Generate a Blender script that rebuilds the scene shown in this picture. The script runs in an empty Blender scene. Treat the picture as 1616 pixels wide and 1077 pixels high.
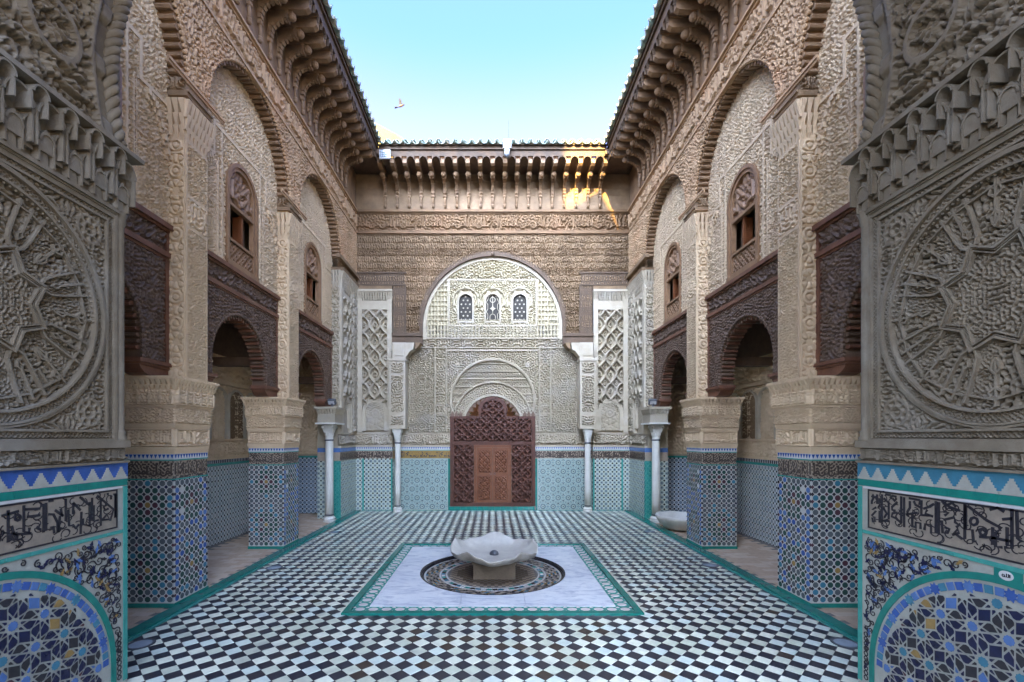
import bpy, math, random
import numpy as np
from mathutils import Vector, Matrix
R = math.radians
random.seed(7)
SC = bpy.context.scene
COL = SC.collection

# ------------------------------------------------------------------ camera, sky, sun, exposure
cam_d = bpy.data.cameras.new('camera')
cam = bpy.data.objects.new('camera', cam_d); COL.objects.link(cam)
cam.location = (0, 0, 1.8); cam.rotation_euler = (R(90), 0, 0)
cam_d.sensor_width = 36; cam_d.lens = 36 * 720 / 1616
cam_d.shift_x = 0.5 - 777.5 / 1616
cam_d.shift_y = (690 - 538.5) / 1616
cam_d.clip_start = 0.05; cam_d.clip_end = 6000
SC.camera = cam

SUN_EL, SUN_AZ = R(26), R(-170)          # low sun behind the camera, to the left
sx, sy, sz = math.sin(SUN_AZ) * math.cos(SUN_EL), math.cos(SUN_AZ) * math.cos(SUN_EL), math.sin(SUN_EL)
sun_d = bpy.data.lights.new('sun', 'SUN'); sun_d.energy = 5.0; sun_d.angle = R(0.5); sun_d.color = (1.0, 0.70, 0.22)
sun = bpy.data.objects.new('sun', sun_d); COL.objects.link(sun)
sun.rotation_euler = Vector((-sx, -sy, -sz)).to_track_quat('-Z', 'Y').to_euler()
sun.location = (-6, -8, 14)

W = bpy.data.worlds.new('World'); SC.world = W; W.use_nodes = True
nt = W.node_tree
bg = nt.nodes['Background']
sky = nt.nodes.new('ShaderNodeTexSky'); sky.sky_type = 'NISHITA'; sky.sun_disc = False
sky.sun_rotation = SUN_AZ % (2 * math.pi)
sky.sun_elevation = SUN_EL
sky.air_density = 0.4; sky.dust_density = 10; sky.ozone_density = 10
# thin white haze veil low in the sky, the same all round the horizon
wtc = nt.nodes.new('ShaderNodeTexCoord'); wsp = nt.nodes.new('ShaderNodeSeparateXYZ'); nt.links.new(wtc.outputs['Generated'], wsp.inputs[0])
wmr = nt.nodes.new('ShaderNodeMapRange'); wmr.interpolation_type = 'SMOOTHSTEP'
for i_, v_ in ((1, .67), (2, .50), (3, 0.0), (4, 1.0)): wmr.inputs[i_].default_value = v_
nt.links.new(wsp.outputs[2], wmr.inputs[0])
wmx = nt.nodes.new('ShaderNodeMix'); wmx.data_type = 'RGBA'; wmx.blend_type = 'LIGHTEN'
nt.links.new(wmr.outputs[0], wmx.inputs[0]); nt.links.new(sky.outputs[0], wmx.inputs[6]); wmx.inputs[7].default_value = (.42, .43, .45, 1)
nt.links.new(wmx.outputs[2], bg.inputs[0]); bg.inputs[1].default_value = 0.15
SC.view_settings.view_transform = 'Standard'; SC.view_settings.look = 'None'
SC.view_settings.gamma = 1.0; SC.view_settings.use_curve_mapping = False
SC.view_settings.exposure = 3.9
SC.render.engine = 'CYCLES'
SC.cycles.max_bounces = 10; SC.cycles.diffuse_bounces = 7; SC.cycles.use_denoising = True; SC.cycles.denoising_prefilter = 'NONE'

# ------------------------------------------------------------------ helpers
def tag(o, label=None, cat=None, group=None, kind=None):
    if label: o['label'] = label
    if cat: o['category'] = cat
    if group: o['group'] = group
    if kind: o['kind'] = kind
    return o

def thing(name, label, cat, loc=(0, 0, 0), group=None):
    o = bpy.data.objects.new(name, None); COL.objects.link(o)
    o.location = loc; o.empty_display_size = 0.1
    return tag(o, label, cat, group)

def wpos(o):
    v = Vector((0, 0, 0))
    while o is not None:
        v = v + Vector(o.location); o = o.parent
    return v

def link(name, me, parent=None, mats=None, loc=None, kind=None):
    """mesh in world coordinates, child of parent (location cancels the parent's) unless loc is given"""
    o = bpy.data.objects.new(name, me); COL.objects.link(o)
    if parent is not None:
        o.parent = parent
        o.location = (-wpos(parent)) if loc is None else (Vector(loc) - wpos(parent))
    elif loc is not None:
        o.location = loc
    if kind: o['kind'] = kind
    return o

class Fr:
    """right-handed frame: u, v in the plane, n out of it"""
    def __init__(s, O, u, v):
        s.O, s.u, s.v = Vector(O), Vector(u), Vector(v); s.n = s.u.cross(s.v)
    def __call__(s, u, v, t=0.0): return s.O + s.u * u + s.v * v + s.n * t
    def off(s, t): return Fr(s.O + s.n * t, s.u, s.v)
def far(y): return Fr((0, y, 0), (1, 0, 0), (0, 0, 1))          # faces the camera
def lef(x): return Fr((x, 0, 0), (0, 1, 0), (0, 0, 1))          # faces +X
FLOOR = Fr((0, 0, 0), (1, 0, 0), (0, 1, 0))

class MB:
    def __init__(s): s.v = []; s.f = []; s.m = []
    def add(s, vs, fs, m=0):
        b = len(s.v); s.v += [tuple(p) for p in vs]
        s.f += [tuple(i + b for i in f) for f in fs]; s.m += [m] * len(fs)
    def box(s, x0, x1, y0, y1, z0, z1, m=0):
        s.add([(x0,y0,z0),(x1,y0,z0),(x1,y1,z0),(x0,y1,z0),(x0,y0,z1),(x1,y0,z1),(x1,y1,z1),(x0,y1,z1)],
              [(0,3,2,1),(4,5,6,7),(0,1,5,4),(1,2,6,5),(2,3,7,6),(3,0,4,7)], m)
    def bar(s, F, u0, u1, v0, v1, t0, t1, m=0):
        s.poly(F, [(u0,v0),(u1,v0),(u1,v1),(u0,v1)], t0, t1, m)
    def poly(s, F, pts, t0, t1, m=0, top=True, ch=0.0):
        n = len(pts)
        if ch:
            cx = sum(p[0] for p in pts)/n; cy = sum(p[1] for p in pts)/n
            ip = []
            for p in pts:
                L = math.hypot(p[0]-cx, p[1]-cy) or 1
                k = max(0, 1 - ch/L); ip.append((cx+(p[0]-cx)*k, cy+(p[1]-cy)*k))
        else: ip = pts
        vs = [F(u, v, t0) for u, v in pts] + [F(u, v, t1) for u, v in ip]
        fs = [(i, (i+1) % n, n+(i+1) % n, n+i) for i in range(n)]
        fs.append(tuple(range(n, 2*n)))
        if top: fs.append(tuple(reversed(range(n))))
        s.add(vs, fs, m)
    def ring(s, F, cu, cv, r0, r1, a0, a1, t0, t1, n=24, m=0, rv=1.0):
        vs = []; fs = []
        for i in range(n+1):
            a = a0 + (a1-a0)*i/n; c, q = math.cos(a), math.sin(a)*rv
            vs += [F(cu+c*r0, cv+q*r0, t0), F(cu+c*r1, cv+q*r1, t0), F(cu+c*r1, cv+q*r1, t1), F(cu+c*r0, cv+q*r0, t1)]
        full = abs(abs(a1-a0) - 2*math.pi) < 1e-6
        for i in range(n):
            b = 4*i
            for j in range(4):
                k = (j+1) % 4
                fs.append((b+j, b+4+j, b+4+k, b+k) if a1 < a0 else (b+j, b+k, b+4+k, b+4+j))
        if not full:
            fs += [(0,1,2,3), (4*n+3,4*n+2,4*n+1,4*n)]
        s.add(vs, fs, m)
    def lathe(s, c, prof, n=20, m=0, axis='z', wob=None):
        vs = []; fs = []
        for r, z in prof:
            for i in range(n):
                a = 2*math.pi*i/n
                p = (math.cos(a)*r, math.sin(a)*r, z)
                if wob: p = wob(a, r, z)
                if axis == 'y': p = (p[0], p[2], p[1])
                vs.append((c[0]+p[0], c[1]+p[1], c[2]+p[2]))
        for j in range(len(prof)-1):
            for i in range(n):
                k = (i+1) % n
                fs.append((j*n+i, j*n+k, (j+1)*n+k, (j+1)*n+i))
        if prof[0][0] > 1e-4: fs.append(tuple(reversed(range(n))))
        if prof[-1][0] > 1e-4: fs.append(tuple(range((len(prof)-1)*n, len(prof)*n)))
        s.add(vs, fs, m)
    def tube(s, pts, r, n=6, m=0):
        pts = [Vector(p) for p in pts]; vs = []; fs = []
        up = Vector((0.13, 0.21, 0.97))
        for i, p in enumerate(pts):
            t = (pts[min(i+1, len(pts)-1)] - pts[max(i-1, 0)]).normalized()
            a = t.cross(up)
            if a.length < 1e-3: a = t.cross(Vector((1, 0, 0)))
            a.normalize(); b = t.cross(a)
            rr = r[i] if isinstance(r, (list, tuple)) else r
            vs += [p + (a*math.cos(2*math.pi*k/n) + b*math.sin(2*math.pi*k/n))*rr for k in range(n)]
        for i in range(len(pts)-1):
            for k in range(n):
                q = (k+1) % n; fs.append((i*n+k, i*n+q, (i+1)*n+q, (i+1)*n+k))
        fs += [tuple(reversed(range(n))), tuple(range((len(pts)-1)*n, len(pts)*n))]
        s.add(vs, fs, m)
    def ball(s, c, r, m=0, n=10, sc=(1,1,1)):
        prof = [(max(0.0, math.sin(math.pi*i/6))*r, -math.cos(math.pi*i/6)*r) for i in range(7)]
        s.lathe(c, prof, n, m, wob=lambda a, q, z: (math.cos(a)*q*sc[0], math.sin(a)*q*sc[1], z*sc[2]))
    def ribbon(s, F, pts, w, t0, t1, m=0):
        """flat strap of width w (number or list) along a 2-D line, raised from t0 to t1"""
        n = len(pts); L = []; Rr = []
        for i in range(n):
            a = pts[max(i-1, 0)]; b = pts[min(i+1, n-1)]
            dx, dy = b[0]-a[0], b[1]-a[1]; l = math.hypot(dx, dy) or 1
            ww = (w[i] if isinstance(w, (list, tuple)) else w)/2
            L.append((pts[i][0]-dy/l*ww, pts[i][1]+dx/l*ww)); Rr.append((pts[i][0]+dy/l*ww, pts[i][1]-dx/l*ww))
        vs = [F(*p, t1) for p in L] + [F(*p, t1) for p in Rr] + [F(*p, t0) for p in L] + [F(*p, t0) for p in Rr]
        fs = []
        for i in range(n-1):
            fs += [(n+i, n+i+1, i+1, i), (i, i+1, 2*n+i+1, 2*n+i), (3*n+i, 3*n+i+1, n+i+1, n+i)]
        fs += [(0, 2*n, 3*n, n), (2*n-1, 4*n-1, 3*n-1, n-1)]
        s.add(vs, fs, m)
    def mesh(s, name, mats, smooth=False):
        me = bpy.data.meshes.new(name); me.from_pydata(s.v, [], s.f)
        for mt in (mats if isinstance(mats, (list, tuple)) else [mats]): me.materials.append(mt)
        if any(s.m): me.polygons.foreach_set('material_index', s.m)
        if smooth: me.shade_smooth()
        me.update(); return me
    def obj(s, name, mats, parent=None, smooth=False, kind=None, loc=None):
        return link(name, s.mesh(name, mats, smooth), parent, loc=loc, kind=kind)

def kids(o): return list(o.children)
def copy_tree(o, parent=None):
    c = o.copy(); COL.objects.link(c)
    if parent is not None: c.parent = parent
    for ch in kids(o): copy_tree(ch, c)
    return c
def mirror(o, label=None):
    c = copy_tree(o); c.location.x = -o.location.x; c.scale.x = -o.scale.x
    if label: c['label'] = label
    return c

# ------------------------------------------------------------------ materials
def mat(name, col, col2=None, scale=6.0, rough=0.7, bump=0.0, bscale=60.0, stain=None, stain_amt=0.0, stain_scale=1.2, spec=0.4, streak=False, coat=0.0, veins=False):
    m = bpy.data.materials.new(name); m.use_nodes = True
    t = m.node_tree; b = t.nodes['Principled BSDF']; L = t.links.new
    b.inputs['Roughness'].default_value = rough
    b.inputs['Specular IOR Level'].default_value = spec
    if coat: b.inputs['Coat Weight'].default_value = coat; b.inputs['Coat Roughness'].default_value = 0.08
    tc = t.nodes.new('ShaderNodeNewGeometry')
    n1 = t.nodes.new('ShaderNodeTexNoise'); n1.inputs['Scale'].default_value = scale; n1.inputs['Detail'].default_value = 6
    n1.inputs['Roughness'].default_value = 0.65
    L(tc.outputs['Position'], n1.inputs['Vector'])
    r = t.nodes.new('ShaderNodeValToRGB'); r.color_ramp.elements[0].position = 0.32; r.color_ramp.elements[1].position = 0.68
    c2 = col2 or tuple(c*0.8 for c in col)
    r.color_ramp.elements[0].color = (*c2, 1); r.color_ramp.elements[1].color = (*col, 1)
    L(n1.outputs['Fac'], r.inputs['Fac']); out = r.outputs['Color']
    if stain:
        mp = t.nodes.new('ShaderNodeMapping'); L(tc.outputs['Position'], mp.inputs['Vector'])
        if streak: mp.inputs['Scale'].default_value = (3.5, 3.5, 0.5)
        n2 = t.nodes.new('ShaderNodeTexNoise'); n2.inputs['Scale'].default_value = stain_scale; n2.inputs['Detail'].default_value = 7
        n2.inputs['Roughness'].default_value = 0.7
        if veins:
            mp.inputs['Scale'].default_value = (.55, 1.5, 1); mp.inputs['Rotation'].default_value = (0, 0, .35); n2.inputs['Distortion'].default_value = 1.6; n2.inputs['Detail'].default_value = 10
        L(mp.outputs['Vector'], n2.inputs['Vector'])
        r2 = t.nodes.new('ShaderNodeValToRGB'); r2.color_ramp.elements[0].position = 0.48; r2.color_ramp.elements[1].position = 0.72
        r2.color_ramp.elements[0].color = (0,0,0,1); r2.color_ramp.elements[1].color = (stain_amt,)*3 + (1,)
        L(n2.outputs['Fac'], r2.inputs['Fac'])
        mx = t.nodes.new('ShaderNodeMix'); mx.data_type = 'RGBA'
        L(r2.outputs['Color'], mx.inputs[0]); L(out, mx.inputs[6]); mx.inputs[7].default_value = (*stain, 1)
        out = mx.outputs[2]
    L(out, b.inputs['Base Color'])
    if bump:
        n3 = t.nodes.new('ShaderNodeTexNoise'); n3.inputs['Scale'].default_value = bscale; n3.inputs['Detail'].default_value = 4
        L(tc.outputs['Position'], n3.inputs['Vector'])
        bp = t.nodes.new('ShaderNodeBump'); bp.inputs['Strength'].default_value = bump; bp.inputs['Distance'].default_value = 0.01
        L(n3.outputs['Fac'], bp.inputs['Height']); L(bp.outputs['Normal'], b.inputs['Normal'])
    return m

def math_node(t, op, a, b=None, c=None):
    n = t.nodes.new('ShaderNodeMath'); n.operation = op
    for i, x in enumerate((a, b, c)):
        if x is None: continue
        if isinstance(x, (int, float)): n.inputs[i].default_value = x
        else: t.links.new(x, n.inputs[i])
    return n.outputs[0]

def zellij_mat(name, axis, pitch, white, octc, dia, star=None, oct_r=0.40, dia_r=0.17, rough=0.25):
    """fine 8-and-4 tile print for dado tiles too small to tell apart"""
    m = bpy.data.materials.new(name); m.use_nodes = True
    t = m.node_tree; b = t.nodes['Principled BSDF']; L = t.links.new
    b.inputs['Roughness'].default_value = rough
    tc = t.nodes.new('ShaderNodeTexCoord'); sp = t.nodes.new('ShaderNodeSeparateXYZ'); L(tc.outputs['Object'], sp.inputs[0])
    M = lambda op, a, b=None: math_node(t, op, a, b)
    u = M('DIVIDE', sp.outputs[axis], pitch); v = M('DIVIDE', sp.outputs[2], pitch)
    fu = M('ABSOLUTE', M('SUBTRACT', M('FRACT', M('ADD', u, 100.0)), 0.5)); fv = M('ABSOLUTE', M('SUBTRACT', M('FRACT', M('ADD', v, 100.0)), 0.5))
    ch = M('ADD', fu, fv); mx_ = M('MAXIMUM', fu, fv)
    o8 = M('MULTIPLY', M('LESS_THAN', mx_, oct_r), M('LESS_THAN', ch, oct_r*1.42))
    gu = M('SUBTRACT', 0.5, fu); gv = M('SUBTRACT', 0.5, fv)
    d4 = M('LESS_THAN', M('ADD', gu, gv), dia_r*1.41)
    cu = M('FLOOR', M('ADD', u, 100.0)); cv = M('FLOOR', M('ADD', v, 100.0))
    cmb = t.nodes.new('ShaderNodeCombineXYZ'); L(cu, cmb.inputs[0]); L(cv, cmb.inputs[1])
    wn = t.nodes.new('ShaderNodeTexWhiteNoise'); wn.noise_dimensions = '2D'; L(cmb.outputs[0], wn.inputs['Vector'])
    rp = t.nodes.new('ShaderNodeValToRGB'); rp.color_ramp.interpolation = 'CONSTANT'
    while len(rp.color_ramp.elements) < len(octc): rp.color_ramp.elements.new(0.5)
    for i, c in enumerate(octc):
        rp.color_ramp.elements[i].position = i/len(octc); rp.color_ramp.elements[i].color = (*c, 1)
    L(wn.outputs['Value'], rp.inputs[0])
    def mix(f, a, bb):
        x = t.nodes.new('ShaderNodeMix'); x.data_type = 'RGBA'; L(f, x.inputs[0])
        for i, c in ((6, a), (7, bb)):
            if isinstance(c, tuple): x.inputs[i].default_value = (*c, 1)
            else: L(c, x.inputs[i])
        return x.outputs[2]
    out = mix(o8, white, rp.outputs[0])
    if star:
        out = mix(M('LESS_THAN', ch, 0.16), out, star)
    out = mix(d4, out, dia)
    L(out, b.inputs['Base Color'])
    return m

M = {}
M['stucco'] = mat('stucco', (.355,.295,.19), (.285,.235,.15), 5, .85, .25, 90, stain=(.34,.31,.27), stain_amt=.55, stain_scale=1.1)
M['gallery_glow_plaster'] = mat('gallery_glow_plaster', (.62,.47,.29), (.52,.39,.235), 5, .85, .2, 90, stain=(.45,.30,.16), stain_amt=.4)  # plaster colour raised and warmed to carry the galleries' orange glow
M['script_ground'] = mat('script_ground_tile', (.27,.22,.155), (.19,.155,.11), 20, .4)
M['stucco_warm'] = mat('stucco_warm', (.64,.47,.275), (.53,.39,.225), 5, .85, .25, 90, stain=(.40,.27,.18), stain_amt=.45, stain_scale=1.3)
M['stucco_cream'] = mat('stucco_cream', (.42,.355,.215), (.34,.285,.17), 5, .85, .2, 90, stain=(.45,.40,.32), stain_amt=.4)
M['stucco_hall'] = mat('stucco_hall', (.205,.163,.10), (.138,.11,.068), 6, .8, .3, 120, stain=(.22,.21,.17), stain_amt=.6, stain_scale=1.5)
M['spandrel'] = mat('carved_plaster_wood', (.44,.28,.14), (.34,.21,.105), 5, .8, .25, 80, stain=(.48,.24,.11), stain_amt=.7, stain_scale=1.1)
M['plaster'] = mat('plaster', (.44,.37,.25), (.36,.30,.20), 4, .8, .15, 50, stain=(.5,.47,.42), stain_amt=.4)
M['wood_grey'] = mat('weathered_cedar', (.205,.128,.060), (.14,.087,.042), 5, .75, .3, 80, stain=(.40,.26,.14), stain_amt=.55, stain_scale=.9)
M['wood_dark'] = mat('dark_cedar', (.15,.092,.053), (.095,.057,.034), 9, .6, .3, 90)
M['wood_red'] = mat('red_cedar', (.18,.075,.038), (.11,.046,.025), 10, .5, .2, 60)
M['arch_wood'] = mat('dark_arch_cedar', (.115,.072,.038), (.075,.047,.025), 6, .75, .3, 80)
M['wood_door'] = mat('door_cedar', (.088,.027,.011), (.052,.017,.008), 12, .45, .2, 60)
M['wood_leaf'] = mat('polished_cedar', (.17,.055,.017), (.11,.036,.012), 10, .4, .15, 60)
M['wood_win'] = mat('window_cedar', (.27,.15,.07), (.19,.105,.05), 9, .5, .2, 60)
M['wood_eave'] = mat('eave_cedar', (.29,.175,.085), (.18,.107,.052), 6, .75, .3, 70, stain=(.19,.14,.11), stain_amt=.5, stain_scale=2)
M['frieze'] = mat('frieze_cedar', (.19,.108,.045), (.135,.077,.033), 5, .75, .3, 80, stain=(.22,.11,.048), stain_amt=.7, stain_scale=1.6)
M['wood_fascia'] = mat('fascia_cedar', (.085,.052,.026), (.055,.034,.017), 6, .75, .3, 70, stain=(.12,.058,.02), stain_amt=.6, stain_scale=3)
M['black'] = mat('black_glaze', (.018,.017,.022), (.03,.026,.026), 30, .2)
M['brownblack'] = mat('worn_black_tile', (.06,.04,.028), (.04,.028,.02), 20, .35)
M['floor_black'] = mat('floor_black_tile', (.030,.033,.045), (.02,.02,.026), 25, .32, .05, 80, stain=(.09,.06,.04), stain_amt=.5, stain_scale=1.5)
M['floor_w1'] = mat('floor_white_tile', (.82,.83,.62), (.70,.71,.53), 9, .24, .05, 80, stain=(.40,.38,.32), stain_amt=.55, stain_scale=1.6)
M['floor_w2'] = mat('floor_grey_white_tile', (.64,.67,.49), (.52,.54,.39), 9, .3, .05, 80, stain=(.34,.32,.27), stain_amt=.6, stain_scale=2.2)
M['floor_w3'] = mat('floor_bluish_tile', (.70,.77,.62), (.60,.67,.55), 9, .26, .05, 80, stain=(.40,.40,.36), stain_amt=.5, stain_scale=1.9)
M['mortar'] = mat('mortar', (.20,.185,.155), (.14,.13,.11), 30, .9)
M['green'] = mat('green_glaze', (.012,.19,.135), (.01,.13,.10), 12, .18, .04, 60)
M['green2'] = mat('pale_green_glaze', (.06,.29,.22), (.03,.2,.16), 12, .22, .04, 60)
M['white'] = mat('white_glaze', (.55,.54,.48), (.47,.46,.41), 12, .25, .04, 60)
M['grey_white'] = mat('aged_white_glaze', (.47,.455,.39), (.38,.37,.31), 14, .3, .04, 60)
M['navy'] = mat('navy_glaze', (.012,.014,.05), (.008,.008,.025), 20, .18)
M['blue'] = mat('blue_glaze', (.04,.095,.29), (.03,.07,.20), 15, .2)
M['sky_blue'] = mat('sky_blue_glaze', (.085,.16,.33), (.06,.12,.25), 15, .2)
M['teal'] = mat('teal_glaze', (.05,.18,.24), (.04,.14,.18), 15, .2)
M['dgreen'] = mat('dark_green_glaze', (.03,.075,.055), (.02,.05,.04), 15, .22)
M['ochre'] = mat('ochre_glaze', (.30,.19,.06), (.22,.135,.04), 15, .25)
M['maroon'] = mat('maroon_glaze', (.09,.035,.04), (.06,.025,.03), 15, .22)
M['slate'] = mat('slate_glaze', (.10,.115,.11), (.07,.08,.08), 15, .22)
M['cream_tile'] = mat('cream_tile', (.34,.27,.185), (.25,.195,.135), 20, .45)
M['marble'] = mat('white_marble', (.82,.82,.76), (.62,.64,.64), 2.2, .28, 0, 1, stain=(.20,.235,.31), stain_amt=.9, stain_scale=5, veins=True)
M['basin'] = mat('basin_marble', (.58,.55,.45), (.44,.415,.34), 5, .4, .08, 30, stain=(.38,.34,.28), stain_amt=.5, stain_scale=4)
M['basin_out'] = mat('rough_basin_marble', (.36,.33,.27), (.26,.235,.19), 6, .6, .2, 40, stain=(.20,.15,.09), stain_amt=.7, stain_scale=5)
M['old_stone'] = mat('old_stone', (.13,.095,.055), (.085,.06,.035), 8, .8, .4, 40)
M['column'] = mat('column_marble', (.60,.57,.46), (.50,.475,.385), 4, .35, .03, 30, stain=(.45,.45,.44), stain_amt=.4, stain_scale=2, streak=True)
M['brick'] = mat('tan_tile', (.50,.36,.235), (.39,.28,.18), 10, .7, .2, 60)
M['brick2'] = mat('pale_tan_tile', (.57,.44,.31), (.45,.345,.24), 10, .7, .2, 60)
M['roof'] = mat('roof_tile_glaze', (.13,.24,.19), (.30,.30,.23), 14, .4, .1, 40, stain=(.36,.19,.08), stain_amt=.85, stain_scale=6)
M['roof_clay'] = mat('roof_clay', (.42,.22,.09), (.3,.17,.08), 9, .8, .2, 40)
M['metal'] = mat('dark_metal', (.08,.085,.09), None, 20, .4)
M['white_plastic'] = mat('white_plastic', (.38,.38,.37), (.33,.33,.32), 3, .4)
M['glass'] = mat('lamp_glass', (.35,.40,.42), (.28,.32,.34), 8, .12)
M['win_glass'] = mat('dusty_pane', (.055,.048,.035), (.035,.03,.022), 12, .6, spec=.15)
M['shaded_white'] = mat('shaded_white_glaze', (.37,.365,.29), (.29,.285,.225), 14, .3, .04, 60, stain=(.22,.20,.15), stain_amt=.4, stain_scale=6)  # darker copy of the white glaze, passage shade put into its colour
M['hill'] = mat('ochre_roof', (.13,.105,.03), (.09,.07,.02), 1.5, .95)
M['ground'] = mat('dusty_ground', (.30,.26,.20), (.24,.2,.15), .3, .95)
M['leaf'] = mat('leaf', (.06,.10,.02), (.04,.07,.015), 8, .6)
M['bird'] = mat('bird_plumage', (.018,.02,.024), (.012,.013,.016), 60, .8)
M['bird_breast'] = mat('bird_breast', (.05,.022,.006), (.04,.018,.005), 60, .8)
WH = (.52,.56,.54)
M['z_wall_y'] = zellij_mat('gallery_zellij', 1, .088, (.52,.53,.48), [(.22,.25,.25),(.26,.29,.27),(.19,.23,.22),(.27,.28,.26)], (.015,.015,.02), oct_r=.36, dia_r=.2)
M['z_wall_x'] = zellij_mat('gallery_end_zellij', 0, .1, (.42,.46,.46), [(.15,.19,.22),(.18,.22,.26),(.13,.17,.20)], (.015,.015,.02), oct_r=.36, dia_r=.2)
M['z_far'] = zellij_mat('end_wall_zellij', 0, .105, (.45,.49,.37), [(.24,.29,.27),(.20,.25,.24),(.28,.33,.30)], (.03,.035,.035), star=(.03,.035,.04), oct_r=.38, dia_r=.19)
M['z_cor_y'] = zellij_mat('corner_zellij', 1, .105, (.45,.49,.37), [(.24,.29,.27),(.20,.25,.24),(.28,.33,.30)], (.03,.035,.035), star=(.03,.035,.04), oct_r=.38, dia_r=.19)

# ------------------------------------------------------------------ carved relief: real height fields
_tiles = {}
def _band(seed, f, N=512):
    k = (seed, f)
    if k not in _tiles:
        rng = np.random.default_rng(seed)
        F = np.fft.fft2(rng.standard_normal((N, N)))
        q = np.fft.fftfreq(N)*N; rr = np.hypot(q[:, None], q[None, :])
        F *= np.exp(-((rr-f)/(f*0.16))**2)
        a = np.fft.ifft2(F).real; _tiles[k] = (a/a.std()).astype(np.float32)
    return _tiles[k]
def sstep(x, a, b):
    t = np.clip((x-a)/(b-a), 0, 1); return t*t*(3-2*t)
def worm(U, V, wl, seed=1, fold=5.0, foldv=7.0, lo=-.18, hi=.12):
    """scrolling tendrils, mirrored every few widths like carved arabesque"""
    f = 14; T = wl*f; N = 512
    a = _band(seed, f)
    P = wl*fold; Q = wl*foldv
    uu = np.abs((U/P + 100) % 2 - 1)*P; vv = np.abs((V/Q + 100) % 2 - 1)*Q
    return sstep(a[((vv/T*N).astype(int)) % N, ((uu/T*N).astype(int)) % N], lo, hi)
def arab(U, V, a, b=None, k=1.35, w=.20):
    """nested lobed outlines around a repeating star, with a leaf-scroll filling"""
    b = b or a
    x, y = 2*math.pi*U/a, 2*math.pi*V/b
    f = np.cos(x)+np.cos(y)+.55*np.cos(2*x)*np.cos(2*y)+.35*np.cos(x+y)*np.cos(x-y)*1.2+.25*np.cos(3*x)+.25*np.cos(3*y)
    return ridge(f*k+.5, w)
def stars(U, V, wl, n=4, lo=-.1, hi=.9):
    s = 0
    for k in range(n):
        a = math.pi*k/n; s = s + np.cos(2*math.pi*(U*math.cos(a)+V*math.sin(a))/wl)
    return sstep(np.abs(s), lo+.15, hi)
def ridge(x, w):     # ridge at integer x, half-width w
    f = np.abs(x - np.round(x)); return 1 - sstep(f, w*.6, w)
def sebka(U, V, a, b):
    wv = .10*np.sin(2*math.pi*V/b)*1.0
    l = np.maximum(ridge(U/a + V/b + wv, .13), ridge(U/a - V/b - wv, .13))
    p = U/a + V/b; q = U/a - V/b
    fp = p - np.floor(p) - .5; fq = q - np.floor(q) - .5
    r = np.hypot(fp, fq)
    flo = sstep(np.cos(r*34), -.2, .5)*(r < .30)*.5
    return np.maximum(l, flo)
def lattice(U, V, a):
    return np.maximum(ridge(U/a + V/a, .22), ridge(U/a - V/a, .22))
def girih(U, V, p, w=.085):
    g = np.maximum(ridge(U/p, w), ridge(V/p, w))
    x = (U/p - np.round(U/p)); y = (V/p - np.round(V/p))
    d = np.maximum(ridge((U+V)/p*1.0 + .29, w*1.2), ridge((U-V)/p*1.0 + .29, w*1.2))
    d2 = np.maximum(ridge((U+V)/p - .29, w*1.2), ridge((U-V)/p - .29, w*1.2))
    return np.maximum(np.maximum(d, d2), g*(np.maximum(np.abs(x), np.abs(y)) > .18))
def segdist(U, V, segs):
    d = np.full(U.shape, 9.0, np.float32)
    for (a, b, c, e) in segs:
        dx, dy = c-a, e-b; l2 = dx*dx+dy*dy + 1e-12
        t = np.clip(((U-a)*dx + (V-b)*dy)/l2, 0, 1)
        d = np.minimum(d, np.hypot(U-a-t*dx, V-b-t*dy))
    return d
_kuf = {}
def kufic_field(seed):
    """one bay of an inscription, unit height, length 5: stems, bowls, loops over a scroll ground"""
    if seed not in _kuf:
        rg = random.Random(seed); sg = []
        x = .12
        while x < 4.8:
            k = rg.random()
            if k < .42:
                h = rg.choice([.92, .92, .75]); sg += [(x, .2, x, h), (x, h, x+.08, h-.04)]
                if rg.random() < .6: sg.append((x, .22, x+.3, .2))
                x += rg.choice([.17, .2, .26])
            elif k < .7:
                c, r = x+.12, .1
                for i in range(8):
                    a0, a1 = i*math.pi/4, (i+1)*math.pi/4
                    sg.append((c+r*math.cos(a0), .32+r*math.sin(a0), c+r*math.cos(a1), .32+r*math.sin(a1)))
                sg += [(c+r, .3, c+.3, .2)]; x += .34
            elif k < .88:
                for i in range(6):
                    a0, a1 = math.pi+i*math.pi/6, math.pi+(i+1)*math.pi/6
                    sg.append((x+.2+.2*math.cos(a0), .3+.22*math.sin(a0), x+.2+.2*math.cos(a1), .3+.22*math.sin(a1)))
                x += .38
            else:
                sg += [(x, .55, x+.3, .85), (x+.05, .2, x+.33, .55), (x+.33, .55, x+.05, .62)]; x += .36
        g = np.linspace(0, 5, 640); h = np.linspace(0, 1, 128)
        UU, VV = np.meshgrid(g, h)
        d = segdist(UU, VV, sg)
        a = 1 - sstep(d, .035, .06)
        a = np.maximum(a, .55*worm(UU, VV, .2, seed % 7 + 1, 50, 50)*(d > .1))
        _kuf[seed] = a
    return _kuf[seed]
def kufic(U, V, v0, h, seed=3):
    a = kufic_field(seed)
    return a[np.clip(((V-v0)/h*127).astype(int), 0, 127), ((U/h*128).astype(int)) % 640]

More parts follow.
